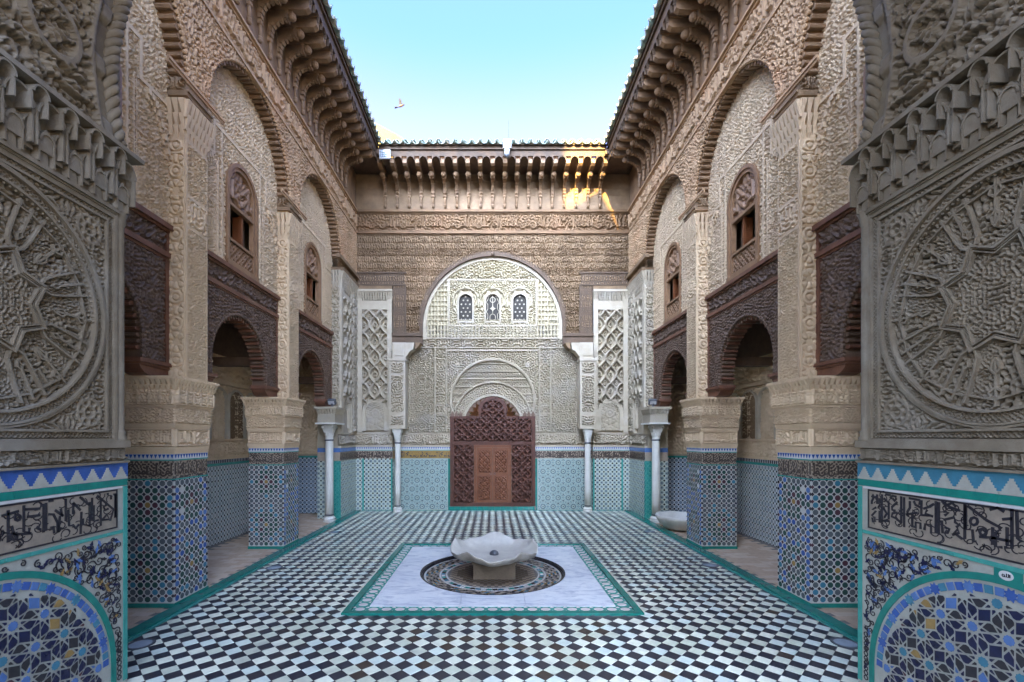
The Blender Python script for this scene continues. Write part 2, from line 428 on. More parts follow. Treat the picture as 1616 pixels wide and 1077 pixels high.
CARVE = 2.1
def relief(name, parent, mats, F, u0, u1, v0, v1, cell, hfun, depth, hole=None, proj=None, two=None, kind=None, carve=None):
    nu = max(2, int(round((u1-u0)/cell))+1); nv = max(2, int(round((v1-v0)/cell))+1)
    u = np.linspace(u0, u1, nu); v = np.linspace(v0, v1, nv)
    U, V = np.meshgrid(u, v)
    if two is None: depth = depth*(carve or CARVE)
    H = np.clip(hfun(U, V), 0, 1)*depth
    H[0, :] = 0; H[-1, :] = 0; H[:, 0] = 0; H[:, -1] = 0
    keep = np.ones((nv-1, nu-1), bool)
    if hole is not None:
        ins = hole(U, V)
        keep = ~(ins[:-1, :-1] & ins[1:, :-1] & ins[:-1, 1:] & ins[1:, 1:])
        if proj is not None:
            U2, V2 = proj(U, V); U = np.where(ins, U2, U); V = np.where(ins, V2, V); H = np.where(ins, depth*.5, H)
    O, ud, vd, nd = (np.array(x) for x in (F.O, F.u, F.v, F.n))
    P = O + U[..., None]*ud + V[..., None]*vd + H[..., None]*nd
    idx = np.arange(nu*nv).reshape(nv, nu)
    q = np.stack([idx[:-1, :-1], idx[:-1, 1:], idx[1:, 1:], idx[1:, :-1]], -1)[keep]
    used = np.unique(q); mp = np.zeros(nu*nv, np.int64); mp[used] = np.arange(len(used))
    q = mp[q]; P = P.reshape(-1, 3)[used]
    me = bpy.data.meshes.new(name)
    me.vertices.add(len(P)); me.vertices.foreach_set('co', P.astype(np.float32).ravel())
    me.loops.add(q.size); me.loops.foreach_set('vertex_index', q.astype(np.int32).ravel())
    me.polygons.add(len(q)); me.polygons.foreach_set('loop_start', np.arange(0, q.size, 4, dtype=np.int32))
    mats = mats if isinstance(mats, (list, tuple)) else [mats]
    for mt in mats: me.materials.append(mt)
    if two is not None:
        Hf = H.reshape(-1)[used]; hm = Hf[q].mean(1)
        me.polygons.foreach_set('material_index', (hm > two*depth).astype(np.int32))
    me.update(calc_edges=True); me.validate()
    if two is None: me.shade_smooth()
    return link(name, me, parent, kind=kind)
PI = math.pi
PX = 3.36                     # courtyard half width at the pillar faces
BAYS = [3.92, 6.44, 8.96]     # centres of the arched bays
HB = 1.067                    # half width of a bay
YF = 11.2                     # end wall
# ------------------------------------------------------------------ ground, floor
g = MB(); g.add([(-3000,-3000,-.12),(3000,-3000,-.12),(3000,3000,-.12),(-3000,3000,-.12)], [(0,1,2,3)])
tag(g.obj('ground', M['ground']), 'dusty open ground around the building', 'ground', kind='structure')

fl = MB()
for r_ in ((-PX,-1.46,-1.2,YF),(1.46,PX,-1.2,YF),(-1.46,1.46,-1.2,4.67),(-1.46,1.46,7.57,YF)): fl.box(*r_, -.1, -.004)
fl.box(-1.46, 1.46, 4.67, 7.57, -.14, -.1)
floor = fl.obj('courtyard_floor', M['mortar']); tag(floor, 'black and white checkered tile floor of the courtyard', 'floor', kind='structure')
D = .1555; hs = D/2*.972
sq = [(0,-hs),(hs,0),(0,hs),(-hs,0)]
tmesh = {}
def tile_mesh(name, pts, h, m, ch=.003):
    b = MB(); b.poly(FLOOR, pts, 0, h, 0, False, ch); return b.mesh(name, m)
fm = ['floor_w1','floor_w2','floor_w3','floor_black','brownblack']
for k in fm: tmesh[k] = tile_mesh('floor_tile', sq, .004, M[k])
tiles = []
S0, S1 = 4.60, 7.64; SX = 1.53
j = 0; y = 2.9
while y < YF-.03:
    off = (j % 2)*D/2; n = int(3.23/D)+1
    for i in range(-n, n+1):
        x = i*D + off
        if abs(x) > 3.19 or (abs(x) < SX+.02 and S0-.02 < y < S1+.02): continue
        tiles.append((x, y, j % 2))
    j += 1; y += D/2
rg = random.Random(4)
def tile_mat(x, y, c):
    if c == 0:
        v = rg.random(); return fm[0] if v < .42 else fm[1] if v < .74 else fm[2]
    worn = math.exp(-((x-.1)**2/1.2 + (y-4.2)**2/.8))
    return 'brownblack' if rg.random() < .03+.28*worn else 'floor_black'
tiles.sort(key=lambda t: (t[1] < 3.28, t[1]))
vis = [t for t in tiles if t[1] >= 3.28 and abs(t[0]) < t[1]*.84]
near = set(vis[:298])
rest = MB()
for t in tiles:
    k = tile_mat(*t); dz = rg.uniform(-.0009, .0009)
    if t in near: o_ = link('floor_tile', tmesh[k], floor, loc=(t[0], t[1], dz)); o_.rotation_euler = (rg.uniform(-.006, .006), rg.uniform(-.006, .006), rg.uniform(-.012, .012))
    else: rest.poly(Fr((t[0], t[1], dz), (1,0,0), (0,1,0)), sq, -.003, .004, fm.index(k), False, .003)
rest.obj('floor_tiles', [M[k] for k in fm], floor, kind='stuff')
# green glazed kerb tiles along both sides and at the far end
for s in (-1, 1):
    y = 2.6
    bm_ = MB(); bm_.box(-.065, .065, -.123, .123, -.01, .022); km = bm_.mesh('kerb_tile', M['green'])
    b2 = MB(); b2.box(-.022, .022, -.123, .123, -.01, .010); k2 = b2.mesh('kerb_tile', M['green2'])
    while y < YF-.15:
        link('kerb_tile', km, floor, loc=(s*3.293, y+.125, rg.uniform(-.002, .002)))
        link('kerb_tile', k2, floor, loc=(s*3.203, y+.125, 0)); y += .25
b = MB()
for i in range(26): b.box(-3.2+i*.246, -3.2+i*.246+.24, YF-.075, YF-.01, -.01, .012)
b.obj('kerb_tiles', M['green2'], floor)
# side gallery floors: small tan bricks laid in rows
for s in (-1, 1):
    b = MB(); b.box(min(s*PX, s*4.7), max(s*PX, s*4.7), -1.2, 11.0, -.1, -.006)
    gf = b.obj('gallery_floor', M['mortar']); tag(gf, 'worn tan tile floor of the %s gallery' % ('left' if s < 0 else 'right'), 'floor', kind='structure')
    b = MB(); y = 3.0; r_ = 0
    bmh = []
    for k in ('brick', 'brick2'):
        q = MB(); q.box(-.098, .098, -.046, .046, -.006, 0); bmh.append(q.mesh('floor_brick', M[k]))
    cnt = 0
    while y < 10.75:
        x = PX + .1 + (r_ % 2)*.1
        while x < 4.56:
            k = rg.random() < .4; z = rg.uniform(0, .002)
            if y < 6.0 and cnt < 290 and x > PX: link('floor_brick', bmh[k], gf, loc=(s*x, y, z)); cnt += 1
            else: b.box(s*x-.098, s*x+.098, y-.046, y+.046, -.006, z, int(k))
            x += .2
        y += .096; r_ += 1
    b.obj('floor_bricks', [M['brick'], M['brick2']], gf, kind='stuff')

# ------------------------------------------------------------------ fountain surround and fountain
fs = thing('fountain_surround', 'square marble pavement with green tile border and round mosaic under the fountain', 'pavement', (0, 6.12, 0))
cy = 6.12
b = MB()
for (x0,x1,y0,y1) in ((-1.53,1.53,S0,S0+.07),(-1.53,1.53,S1-.07,S1),(-1.53,-1.46,S0+.07,S1-.07),(1.46,1.53,S0+.07,S1-.07)):
    b.box(x0,x1,y0,y1,-.004,.024)
b.obj('border_kerb', M['green'], fs)
b = MB()
for (x0,x1,y0,y1) in ((-1.458,1.458,S0+.072,S0+.225),(-1.458,1.458,S1-.225,S1-.072),(-1.458,-1.305,S0+.227,S1-.227),(1.305,1.458,S0+.227,S1-.227)):
    b.box(x0,x1,y0,y1,-.004,.008)
b.obj('border_ground', M['green2'], fs)
o8 = [(.052*math.cos(a*PI/4+PI/8), .042*math.sin(a*PI/4+PI/8)) for a in range(8)]
om = tile_mesh('border_tile', o8, .003, M['white']); 
for i in range(21):
    t = -1.38 + i*.138
    for p in ((t, S0+.148), (t, S1-.148)): link('border_tile', om, fs, loc=(p[0], p[1], .008))
    if 0 < i < 20:
        for p in ((-1.382, cy+t), (1.382, cy+t)): link('border_tile', om, fs, loc=(p[0], p[1], .008))
b = MB()
for i in range(22):
    t = -1.449+i*.138
    for yy in (S0+.096, S0+.2, S1-.096, S1-.2):
        b.poly(Fr((t, yy, .008), (1,0,0), (0,1,0)), [(-.02,-.014),(.02,-.014),(0,.016)] if yy < 6 else [(-.02,.014),(0,-.016),(.02,.014)], 0, .003)
    for xx in (-1.434, -1.33, 1.33, 1.434):
        if S0+.25 < cy+t < S1-.25: b.poly(Fr((xx, cy+t, .008), (1,0,0), (0,1,0)), [(-.016,0),(.012,-.02),(.012,.02)], 0, .003)
b.obj('border_chips', M['white'], fs, kind='stuff')
# marble slabs round the sunk mosaic
RC = .965
def slab(pts, name='marble_slab'):
    b = MB(); b.poly(FLOOR, pts, -.02, .013, 0, True); o = b.obj(name, M['marble'], fs); return o
def arc(a0, a1, n=16): return [(RC*math.cos(a0+(a1-a0)*i/n), cy+RC*math.sin(a0+(a1-a0)*i/n)) for i in range(n+1)]
q = 1.300
a1 = math.acos(.31/RC); gp = .0025
# eight slabs: joints at x = +-.31 front, y = cy back/side
def seg(a_from, a_to, outer): slab(arc(a_from, a_to) + outer)
af = 1.5*PI; d_ = math.asin(.35/RC)
seg(af-d_+.002, af+d_-.002, [(.35-gp, cy-q), (-.35+gp, cy-q)])
seg(af+d_+.002, 2*PI+.25, [(q, cy+.25), (q, cy-q), (.35+gp, cy-q)])
seg(PI-.25, af-d_-.002, [(-.35-gp, cy-q), (-q, cy-q), (-q, cy+.25)])
seg(.255, PI/2-.002, [(gp, cy+q), (q, cy+q), (q, cy+.255)])
seg(PI/2+.002, PI-.255, [(-q, cy+.255), (-q, cy+q), (-gp, cy+q)])
b = MB(); b.ring(FLOOR, 0, cy, .94, RC-.002, 0, 2*PI, -.06, .012, 64); b.obj('pool_rim', M['black'], fs)
b = MB(); b.ring(FLOOR, 0, cy, 0, .94, 0, 2*PI, -.09, -.030, 64); b.obj('pool_floor', M['mortar'], fs)
mosaic = MB()
def mring(r0, r1, n, ms, gap=.25, ph=0.):
    for i in range(n):
        a = 2*PI*(i+ph)/n; da = 2*PI/n*(1-gap)
        mosaic.poly(FLOOR, [(r0*math.cos(a),cy+r0*math.sin(a)),(r1*math.cos(a),cy+r1*math.sin(a)),(r1*math.cos(a+da),cy+r1*math.sin(a+da)),(r0*math.cos(a+da),cy+r0*math.sin(a+da))], -.031, -.026, ms[i % len(ms)], False)
mm = [M['white'], M['black'], M['teal'], M['ochre'], M['brownblack'], M['green2'], M['cream_tile'], M['old_stone']]
mring(.915, .935, 120, [1]); mring(.89, .908, 90, [0], .1)
for k in range(6):
    mring(.72+.028*k, .742+.028*k, 72, [1, 6, 4, 1, 2, 6] if k % 2 else [6, 4, 1, 6, 3, 4], .22, k*.5)
mring(.69, .71, 90, [0], .1); mring(.635, .68, 60, [5, 1, 2, 0], .2); mring(.605, .625, 80, [0], .1)
for i in range(-13, 14):
    for j in range(-13, 14):
        x, y = i*.045, j*.045
        if math.hypot(x, y) < .58:
            mosaic.box(x-.021, x+.021, cy+y-.021, cy+y+.021, -.031, -.026, (4 if (i+j) % 2 else (7 if math.hypot(x, y) < .46 else 6)))
mosaic.obj('mosaic', mm, fs, kind='stuff')

ft = thing('fountain', 'round scalloped white marble fountain bowl on a square stone foot in the courtyard centre', 'fountain', (0.02, 6.12, 0))
b = MB(); b.box(-.25, .29, cy-.27, cy+.27, -.026, .215); b.box(-.27, .31, cy-.29, cy+.29, .17, .20)
b.box(-.235, .275, cy-.275, cy+.275, .02, .16)
b.obj('foot', M['old_stone'], ft)
prof = [(.22,.192),(.38,.20),(.485,.228),(.545,.272),(.575,.325),(.584,.350),(.574,.353),(.555,.325),(.50,.277),(.41,.245),(.25,.230),(.06,.226)]
def wob(a, r, z):
    k = max(0, (r-.25)/.31)
    w = 1-abs(math.cos(2.5*(a+PI/2)))**.9; w2 = math.sin(9*a+1)*.25+math.sin(5*a)*.3+math.sin(14*a+2)*.2+math.sin(23*a)*.12
    dz = (w*.062 - .030 + w2*.022 + .020*math.sin(a))*k**2.5 if z > .22 else 0
    rr = r*(1 + (-.035*w+.012 + .010*w2)*k**2)
    return (rr*math.cos(a), rr*math.sin(a), z+dz)
b = MB(); b.lathe((.02, cy, 0), prof, 128, wob=wob)
b.m = [1 if k < 5*128 else 0 for k in range(len(b.f))]
b.obj('bowl', [M['basin'], M['basin_out']], ft, smooth=True)
b = MB(); b.lathe((.02, cy, 0), [(.062,.222),(.062,.238),(.052,.262),(.03,.278),(.008,.284)], 16); b.obj('spout', M['metal'], ft, smooth=True)

bs = thing('stone_basin', 'pale lobed stone basin on the gallery floor behind the second right pillar', 'basin', (3.66, 8.9, 0))
prof = [(.22,0),(.33,.03),(.45,.12),(.53,.24),(.555,.30),(.53,.315),(.49,.30),(.44,.20),(.33,.11),(.1,.08),(.0,.08)]
def wob2(a, r, z):
    w = abs(math.cos(4*a)); k = (r/.55)**3
    return (r*(1-.09*(1-w)*k)*math.cos(a), r*(1-.09*(1-w)*k)*math.sin(a), z - .02*(1-w)*k*(z > .15))
b = MB(); b.lathe((3.66, 8.9, 0), [(r_*.86, z_*.92) for r_, z_ in prof], 64, wob=wob2); b.obj('bowl', M['basin'], bs, smooth=True)
b = MB(); b.lathe((3.66, 8.9, 0), [(.19,-.006),(.19,.02)], 24); b.obj('foot', M['old_stone'], bs)

# round glass lights let into the floor
gl = thing('floor_light', 'round glass floor light on the left, nearest the tiled jamb', 'floor light', (-3.05, 3.95, 0), 'round lights let into the floor')
b = MB(); b.ring(Fr((-3.05,3.95,.004), (1,0,0), (0,1,0)), 0, 0, .085, .11, 0, 2*PI, 0, .006, 32); b.obj('rim', M['metal'], gl)
b = MB(); b.lathe((-3.05, 3.95, .004), [(.0,.0),(.085,.0),(.085,.005),(.0,.008)], 28); b.obj('glass', M['glass'], gl)
for x, y, l in ((3.07, 3.97, 'round glass floor light on the right, nearest the tiled jamb'), (-3.0, 6.26, 'round floor light midway along the left green kerb'),
                (3.04, 6.38, 'round floor light midway along the right green kerb'), (-2.98, 8.6, 'round floor light at the far end of the left green kerb'),
                (2.97, 8.67, 'round floor light at the far end of the right green kerb')):
    c = copy_tree(gl); c.location = (x, y, 0); c['label'] = l

# ------------------------------------------------------------------ tiled pillars with carved shafts
TILEC = ['slate','dgreen','navy','maroon','teal','blue','black']
def muq_row(b, F, u0, u1, n, z0, z1, t0, t1, m=0):
    """a row of little stalactite niches: each a pointed prism leaning out towards the top"""
    w = (u1-u0)/n
    for i in range(n):
        a = u0+i*w
        b.add([F(a+.06*w, z1, 0), F(a+.94*w, z1, 0), F(a+.94*w, z1, t1), F(a+.06*w, z1, t1), F(a+.3*w, z0, 0), F(a+.7*w, z0, 0), F(a+.7*w, z0, t0), F(a+.3*w, z0, t0)],
              [(0,1,2,3),(4,7,6,5),(3,2,6,7),(0,4,5,1),(0,3,7,4),(1,5,6,2)], m)
def pillar(cyy, label):
    X, Y = -PX-.28, cyy
    p = thing('tiled_pillar', label, 'pillar', (X, Y, 0), 'tiled pillars along the courtyard')
    h = .28
    faces = [Fr((X, Y-h, 0), (1,0,0), (0,0,1)), Fr((X+h, Y, 0), (0,1,0), (0,0,1)), Fr((X, Y+h, 0), (-1,0,0), (0,0,1)), Fr((X-h, Y, 0), (0,-1,0), (0,0,1))]
    b = MB(); b.box(X-h, X+h, Y-h, Y+h, 0, 1.345); b.obj('tile_bed', M['grey_white'], p)
    b = MB(); b.box(X-h-.01, X+h+.01, Y-h-.01, Y+h+.01, 0, .045); b.obj('plinth', M['green'], p)
    P_ = .0779; r8 = .0318
    o8 = [(r8*math.cos(a*PI/4+PI/8), r8*math.sin(a*PI/4+PI/8)) for a in range(8)]
    d4 = [(-.0215,0),(0,-.0215),(.0215,0),(0,.0215)]
    keys = ['slate','teal','dgreen','blue','sky_blue','maroon','ochre']
    col_front = ['slate','dgreen','slate','teal','dgreen','maroon']
    chips = MB(); cm = [M['black'], M['navy'], M['maroon']]
    big = {}
    rgp = random.Random(int(cyy*10))
    octs = MB()
    for fi, F in enumerate(faces[:3]):
        for i in range(7):
            for j in range(17):
                u = -.2337+i*P_; v = .085+j*P_*.983
                rad = math.hypot(i-3, (j % 9)-4)
                key = 'ochre' if rad < .5 else 'maroon' if rad < 1.5 and (i+j) % 2 else 'dgreen' if rad < 2.3 else ('teal' if rad < 3.2 and (i+j) % 2 else 'slate')
                if fi == 1 and key in ('slate', 'teal') and rgp.random() < .62: key = 'blue' if rgp.random() < .55 else 'sky_blue'
                if rgp.random() < .22: key = rgp.choice(['teal','dgreen','slate','slate'])
                octs_ = [(u+x, v+y) for x, y in o8]
                if fi < 2 and p.get('own', 1):
                    k2 = (fi, key)
                    if k2 not in big:
                        m_ = MB(); m_.poly(Fr((0,0,0), F.u, F.v), o8, 0, .0028, 0, False, .0025); big[k2] = m_.mesh('zellij_tile', M[key])
                    
                    if rgp.random() < .012: continue
                    o_ = link('zellij_tile', big[k2], p, loc=F(u, v, rgp.uniform(-.0006, .0006))); o_.rotation_euler = (rgp.uniform(-.03, .03), rgp.uniform(-.03, .03), rgp.uniform(-.03, .03))
                else: octs.poly(F, octs_, 0, .0028, keys.index(key), False, .0025)
        for i in range(8):
            for j in range(18):
                u = -.2337+(i-.5)*P_; v = .085+(j-.5)*P_*.983
                if v < .05: continue
                chips.poly(F, [(u*(.98 if i in (0, 7) else 1)+x, v+y) for x, y in d4], 0, .0028, rgp.choice([0,0,0,0,1,2]), False, .002)
    chips.obj('zellij_chips', cm, p, kind='stuff')
    if octs.v: octs.obj('zellij_tiles', [M[k] for k in keys], p, kind='stuff')
    # bands
    b = MB(); b.box(X-.285, X+.285, Y-.285, Y+.285, 1.345, 1.360); b.obj('green_fillet', M['green2'], p)
    b = MB(); b.box(X-.276, X+.276, Y-.276, Y+.276, 1.360, 1.548); b.obj('band_core', M['cream_tile'], p)
    for fi, F in enumerate(faces[:3]):
        relief('inscription_band', p, [M['cream_tile'], M['brownblack']], F.off(-.002), -.278, .278, 1.362, 1.546, .0055, lambda U, V: kufic(U+fi*1.7+cyy, V, 1.375, .158, 11+fi), .006, two=.22)
    b = MB(); b.box(X-.283, X+.283, Y-.283, Y+.283, 1.548, 1.622); b.obj('crenel_bed', M['white'], p)
    b = MB()
    for F in faces[:3]:
        b.bar(F.off(.003), -.283, .283, 1.549, 1.562, 0, .003)
        for i in range(13):
            u = -.283+(i+.5)*.0435
            b.poly(F.off(.003), [(u-.019, 1.616), (u, 1.572), (u+.019, 1.616)], 0, .002, 1, False)
    b.obj('crenel_tiles', [M['green2'], M['blue']], p, kind='stuff')
    def slab_(nm, hh, z0, z1, m=M['stucco_warm']):
        b = MB(); b.box(X-hh, X+hh, Y-hh, Y+hh, z0, z1); return b.obj(nm, m, p)
    slab_('moulding', .288, 1.622, 1.66); slab_('moulding', .296, 1.66, 1.695)
    slab_('neck', .272, 1.695, 1.89)
    for F in faces[:3]:
        relief('inscription_panel', p, M['stucco_warm'], F.off(-.004), -.283, .283, 1.697, 1.888, .006, lambda U, V: np.where((np.abs(U) > .262) | (V > 1.876) | (V < 1.709), 1, kufic(U+.4+F.O.x, V, 1.712, .16, 21)), .016)
    slab_('moulding', .297, 1.89, 1.912); slab_('moulding', .305, 1.912, 1.942)
    slab_('capital_block', .298, 1.942, 2.127)
    for F in faces[:3]:
        relief('carved_band', p, M['stucco_warm'], F.off(.018), -.305, .305, 1.944, 2.112, .0065, lambda U, V: np.maximum(arab(U, V-1.944, .168, .168), worm(U, V, .03, 5)*.5), .016)
    slab_('moulding', .318, 2.112, 2.135)
    slab_('capital_block', .312, 2.135, 2.42)
    b = MB()
    for F in faces[:3]:
        G = F.off(.03)
        relief('carved_band', p, M['stucco_warm'], F.off(.034), -.316, .316, 2.137, 2.30, .0065, lambda U, V: np.maximum(worm(U, V, .034, 8, 1.73, 5), ridge(U/.118+.5, .12)), .018)
        muq_row(b, G, -.34, .34, 12, 2.29, 2.35, .012, .034); muq_row(b, G, -.355, .355, 13, 2.34, 2.405, .030, .058)
    b.obj('stalactites', M['stucco_warm'], p)
    b = MB(); b.box(X-.37, X+.37, Y-.37, Y+.37, 2.405, 2.437)
    for F in faces[:3]:
        for i in range(22): b.bar(F.off(.09), -.37+.0336*i, -.355+.0336*i, 2.409, 2.433, 0, .004)
    b.obj('cornice', M['stucco_warm'], p)
    # shaft
    y0, y1 = Y-h+.18, Y+h-.002; xa, xb = X-.28, X+.275
    b = MB(); b.box(xa, xb-.006, y0+.006, y1, 2.437, 5.72); b.obj('shaft', M['stucco_warm'], p)
    FF = Fr((0, y0+.004, 0), (1,0,0), (0,0,1)); FI = lef(xb-.004)
    def fr(b, F, u0, u1, v0, v1, w=.018, t=.012):
        b.bar(F, u0, u1, v0, v0+w, 0, t); b.bar(F, u0, u1, v1-w, v1, 0, t); b.bar(F, u0, u0+w, v0+w, v1-w, 0, t); b.bar(F, u1-w, u1, v0+w, v1-w, 0, t)
    frm = MB()
    for (v0, v1, k) in ((2.44, 4.12, 0), (4.12, 4.46, 1), (4.46, 5.06, 2)):
        u0, u1 = y0+.004, y1
        fn = (lambda U, V: np.maximum(arab(U-u0-.184, V, .123, .16), worm(U-u0, V, .03, 3)*.55)) if k == 0 else (lambda U, V: np.maximum(worm(U-u0, V, .05, 9, 3.7, 3), (np.abs(np.hypot(U-(u0+u1)/2, V-4.29)-.12) < .012)*1.0)) if k == 1 else (lambda U, V: np.maximum(worm(U-u0, V, .03, 4, 6, 4)*.6, arab(U-(u0+u1)/2, V, .185, .2)))
        relief('carved_panel', p, M['stucco_warm'], FI.off(-.012), u0+.01, u1-.005, v0+.01, v1-.01, .0085, fn, .016)
        fr(frm, FI, u0, u1-.003, v0, v1, .02, .014)
        if k < 2:
            uu0, uu1 = xb-.2, xb-.006
            relief('carved_panel', p, M['stucco_warm'], FF.off(-.010), uu0, uu1, v0+.01, v1-.01, .0085, lambda U, V: np.maximum(stars(U-(uu0+uu1)/2, V, .098, 4, -.1, 1.4), .0), .014)
    relief('carved_panel', p, M['stucco_warm'], FF.off(-.010), xb-.2, xb-.006, 4.47, 5.05, .0085, lambda U, V: np.maximum(stars(U-(xb-.103), V, .098, 4, -.1, 1.4), .0), .014)
    frm.bar(FF, xb-.215, xb-.198, 2.44, 5.06, 0, .012); frm.bar(FF, xb-.018, xb-.004, 2.44, 5.06, 0, .012); frm.bar(FF, xb-.197, xb-.02, 4.9, 4.92, 0, .013)
    frm.obj('panel_frame', M['stucco_warm'], p)
    b = MB()
    for k, (z0, z1, t0, t1) in enumerate(((5.07,5.2,.0,.03),(5.16,5.32,.02,.055),(5.28,5.46,.04,.085))):
        muq_row(b, FI, y0-.03*k, y1+.03*k, 6+k, z0, z1, t0, t1); muq_row(b, FF, xb-.24, xb+.02*k, 4, z0, z1, t0, t1)
    # lambrequin teeth stepping out along the wall on both sides
    for s in (-1, 1):
        for k in range(7):
            yy = (y0 if s < 0 else y1) + s*(.33-.045*k)
            zb = 5.36 - .012*k - .0105*k*k
            b.box(PX*-1-.20, PX*-1-.135, yy-.017, yy+.017, zb-.06, zb)
            b.box(PX*-1-.20, PX*-1-.155, yy-.012, yy+.012, zb-.11, zb-.06)
    b.obj('stalactites', M['stucco_warm'], p)
    b = MB(); b.box(xa-.02, xb+.04, y0-.03, y1+.03, 5.52, 5.56); b.box(xa, xb+.06, y0-.03, y1+.03, 5.56, 5.58); b.obj('impost', M['wood_grey'], p)
    b = MB(); b.box(xa, xb+.012, y0-.005, y1+.005, 5.58, 5.735); b.obj('impost_block', M['wood_grey'], p)
    relief('carved_panel', p, M['wood_grey'], FF.off(.012), xb-.2, xb, 5.585, 5.73, .008, lambda U, V: worm(U, V, .045, 6), .012)
    b = MB(); b.box(xb+.012, xb+.040, y0-.3, y1+.3, 5.705, 5.735); b.box(xb+.012, xb+.026, y0-.3, y1+.3, 5.675, 5.705); b.obj('bracket_beam', M['spandrel'], p)
    return p
PILLARS = [pillar(5.093, 'near left tiled pillar, biggest of the left row, beside the passage jamb')]
c = copy_tree(PILLARS[0]); c.location.y += 2.52; c['label'] = 'second left tiled pillar, between the two dark arched screens'; PILLARS.append(c)
mirror(PILLARS[0], 'near right tiled pillar, biggest of the right row, beside the passage jamb')
mirror(PILLARS[1], 'second right tiled pillar, in front of the pale stone basin')

# ------------------------------------------------------------------ dark carved wooden arch screens
def hole_arch(cu, r, spring, bottom):
    def hole(U, V): return ((V >= spring) & (np.hypot(U-cu, V-spring) < r)) | ((V < spring) & (np.abs(U-cu) < r))
    def proj(U, V):
        d = np.maximum(np.hypot(U-cu, V-spring), 1e-6); up = V >= spring
        return np.where(up, cu+(U-cu)/d*r, cu+np.sign(U-cu)*r), np.where(up, spring+(V-spring)/d*r, V)
    return hole, proj
def arc_steps(b, F, cu, r, spring, bottom, t0, t1, n, h=.05, m=0, alt=None):
    """stepped wooden soffit: short ribs across the thickness of the arch"""
    def rib(ang, u, v, k):
        c, s = math.cos(ang), math.sin(ang)
        G = Fr(F(u, v, 0), F.u*c + F.v*s, F.u*-s + F.v*c)
        w = PI*r/n*.62/2
        hh = h*(.75+.25*(k % 2))
        b.poly(G, [(-hh,-w*.5),(-hh*.6,-w),(.012,-w),(.012,w),(-hh*.6,w),(-hh,w*.5)], t0, t1, m if alt is None else (m if k % 2 else alt))
    for i in range(n):
        a = PI*(i+.5)/n; rib(a, cu+r*math.cos(a), spring+r*math.sin(a), i)
    st = PI*r/n; k = 0; v = spring-st/2
    while v > bottom:
        rib(0, cu+r, v, k); rib(PI, cu-r, v, k); v -= st; k += 1
SCREENS = []
def screen(yc, label):
    s = thing('arched_screen', label, 'wooden screen', (-PX-.3, yc, 2.437), 'carved cedar arch screens between the pillars')
    F = lef(-PX-.20); r, sp = .69, 2.80
    hole, proj = hole_arch(yc, r, sp, 2.5)
    u0, u1 = yc-HB+.002, yc+HB-.002
    relief('carved_spandrel', s, M['wood_dark'], F, u0+.06, u1-.06, 2.60, 3.72, .009, lambda U, V: np.maximum(worm(U-yc, V, .045, 2, 9, 9), arab(U-yc, V-2.8, .34, .34, 1.1, .10)), .015, hole, proj)
    b = MB()
    n = 44
    for i in range(n):
        a = PI*(i+.5)/n; b.ball(F(yc+(r+.014)*math.cos(a), sp+(r+.014)*math.sin(a), .012), .026, n=6)
    for i in range(5):
        for sg in (-1, 1): b.ball(F(yc+sg*(r+.014), sp-.03-.05*i, .012), .026, n=6)
    b.ring(F, yc, sp, r+.03, r+.055, 0, PI, 0, .02, 40)
    b.obj('scalloped_edge', M['wood_dark'], s)
    # back board of the screen
    b = MB(); N = 28
    arcp = [(yc+r*math.cos(PI*i/N), sp+r*math.sin(PI*i/N)) for i in range(N+1)]
    for i in range(N):
        (a, c), (d, e) = arcp[i], arcp[i+1]
        b.poly(F, [(d, e), (a, c), (a, 4.05), (d, 4.05)], -.2, -.004)
    b.bar(F, u0, yc-r, 2.58, 4.05, -.2, -.004); b.bar(F, yc+r, u1, 2.58, 4.05, -.2, -.004)
    b.obj('back_board', M['wood_dark'], s)
    b = MB(); arc_steps(b, F, yc, r-.002, sp, 2.66, -.2, -.006, 34, .055, 0, 1); b.obj('arch_soffit', [M['wood_red'], M['wood_dark']], s)
    relief('carved_frieze', s, M['wood_dark'], F, u0+.05, u1-.05, 3.80, 4.04, .011, lambda U, V: kufic(U-yc+7, V, 3.82, .21, 5), .02)
    b = MB()
    b.bar(F, u0, u1, 4.045, 4.10, -.19, .075); b.bar(F, u0, u1, 4.02, 4.045, 0, .04)
    b.bar(F, u0, u1, 3.745, 3.80, 0, .05); b.bar(F, u0, u1, 3.72, 3.745, 0, .028)
    b.bar(F, u0, u0+.055, 2.60, 3.72, 0, .03); b.bar(F, u1-.055, u1, 2.60, 3.72, 0, .03); b.bar(F, u0, u0+.045, 3.80, 4.02, 0, .03); b.bar(F, u1-.045, u1, 3.80, 4.02, 0, .03)
    b.obj('frame', M['wood_red'], s)
    for sg in (-1, 1):
        b = MB(); e = yc+sg*HB; i1 = yc+sg*(r-.07)
        lo, hi = min(e, i1), max(e, i1)
        b.bar(F, lo, hi, 2.56, 2.60, -.2, .055); b.bar(F, lo+.02*(sg > 0), hi-.02*(sg < 0), 2.535, 2.56, -.2, .035)
        pts = [(e, 2.441), (i1+sg*.16, 2.441), (i1+sg*.10, 2.46), (i1+sg*.05, 2.50), (i1+sg*.03, 2.535), (e, 2.535)]
        if sg < 0: pts = pts[::-1]
        b.poly(F, pts[::-1] if sg > 0 else pts[::-1], -.19, .02)
        b.obj('corbel', M['wood_red'], s)
    return s
names = ['near dark arched screen at the %s edge, half hidden by the passage jamb', 'dark arched wooden screen between the two %s tiled pillars', 'dark arched wooden screen at the far end of the %s side']
s0 = screen(BAYS[0], names[0] % 'left'); SCREENS.append(s0)
for i in (1, 2):
    c = copy_tree(s0); c.location.y = BAYS[i]; c['label'] = names[i] % 'left'; SCREENS.append(c)
for i in range(3): mirror(SCREENS[i], names[i] % 'right')

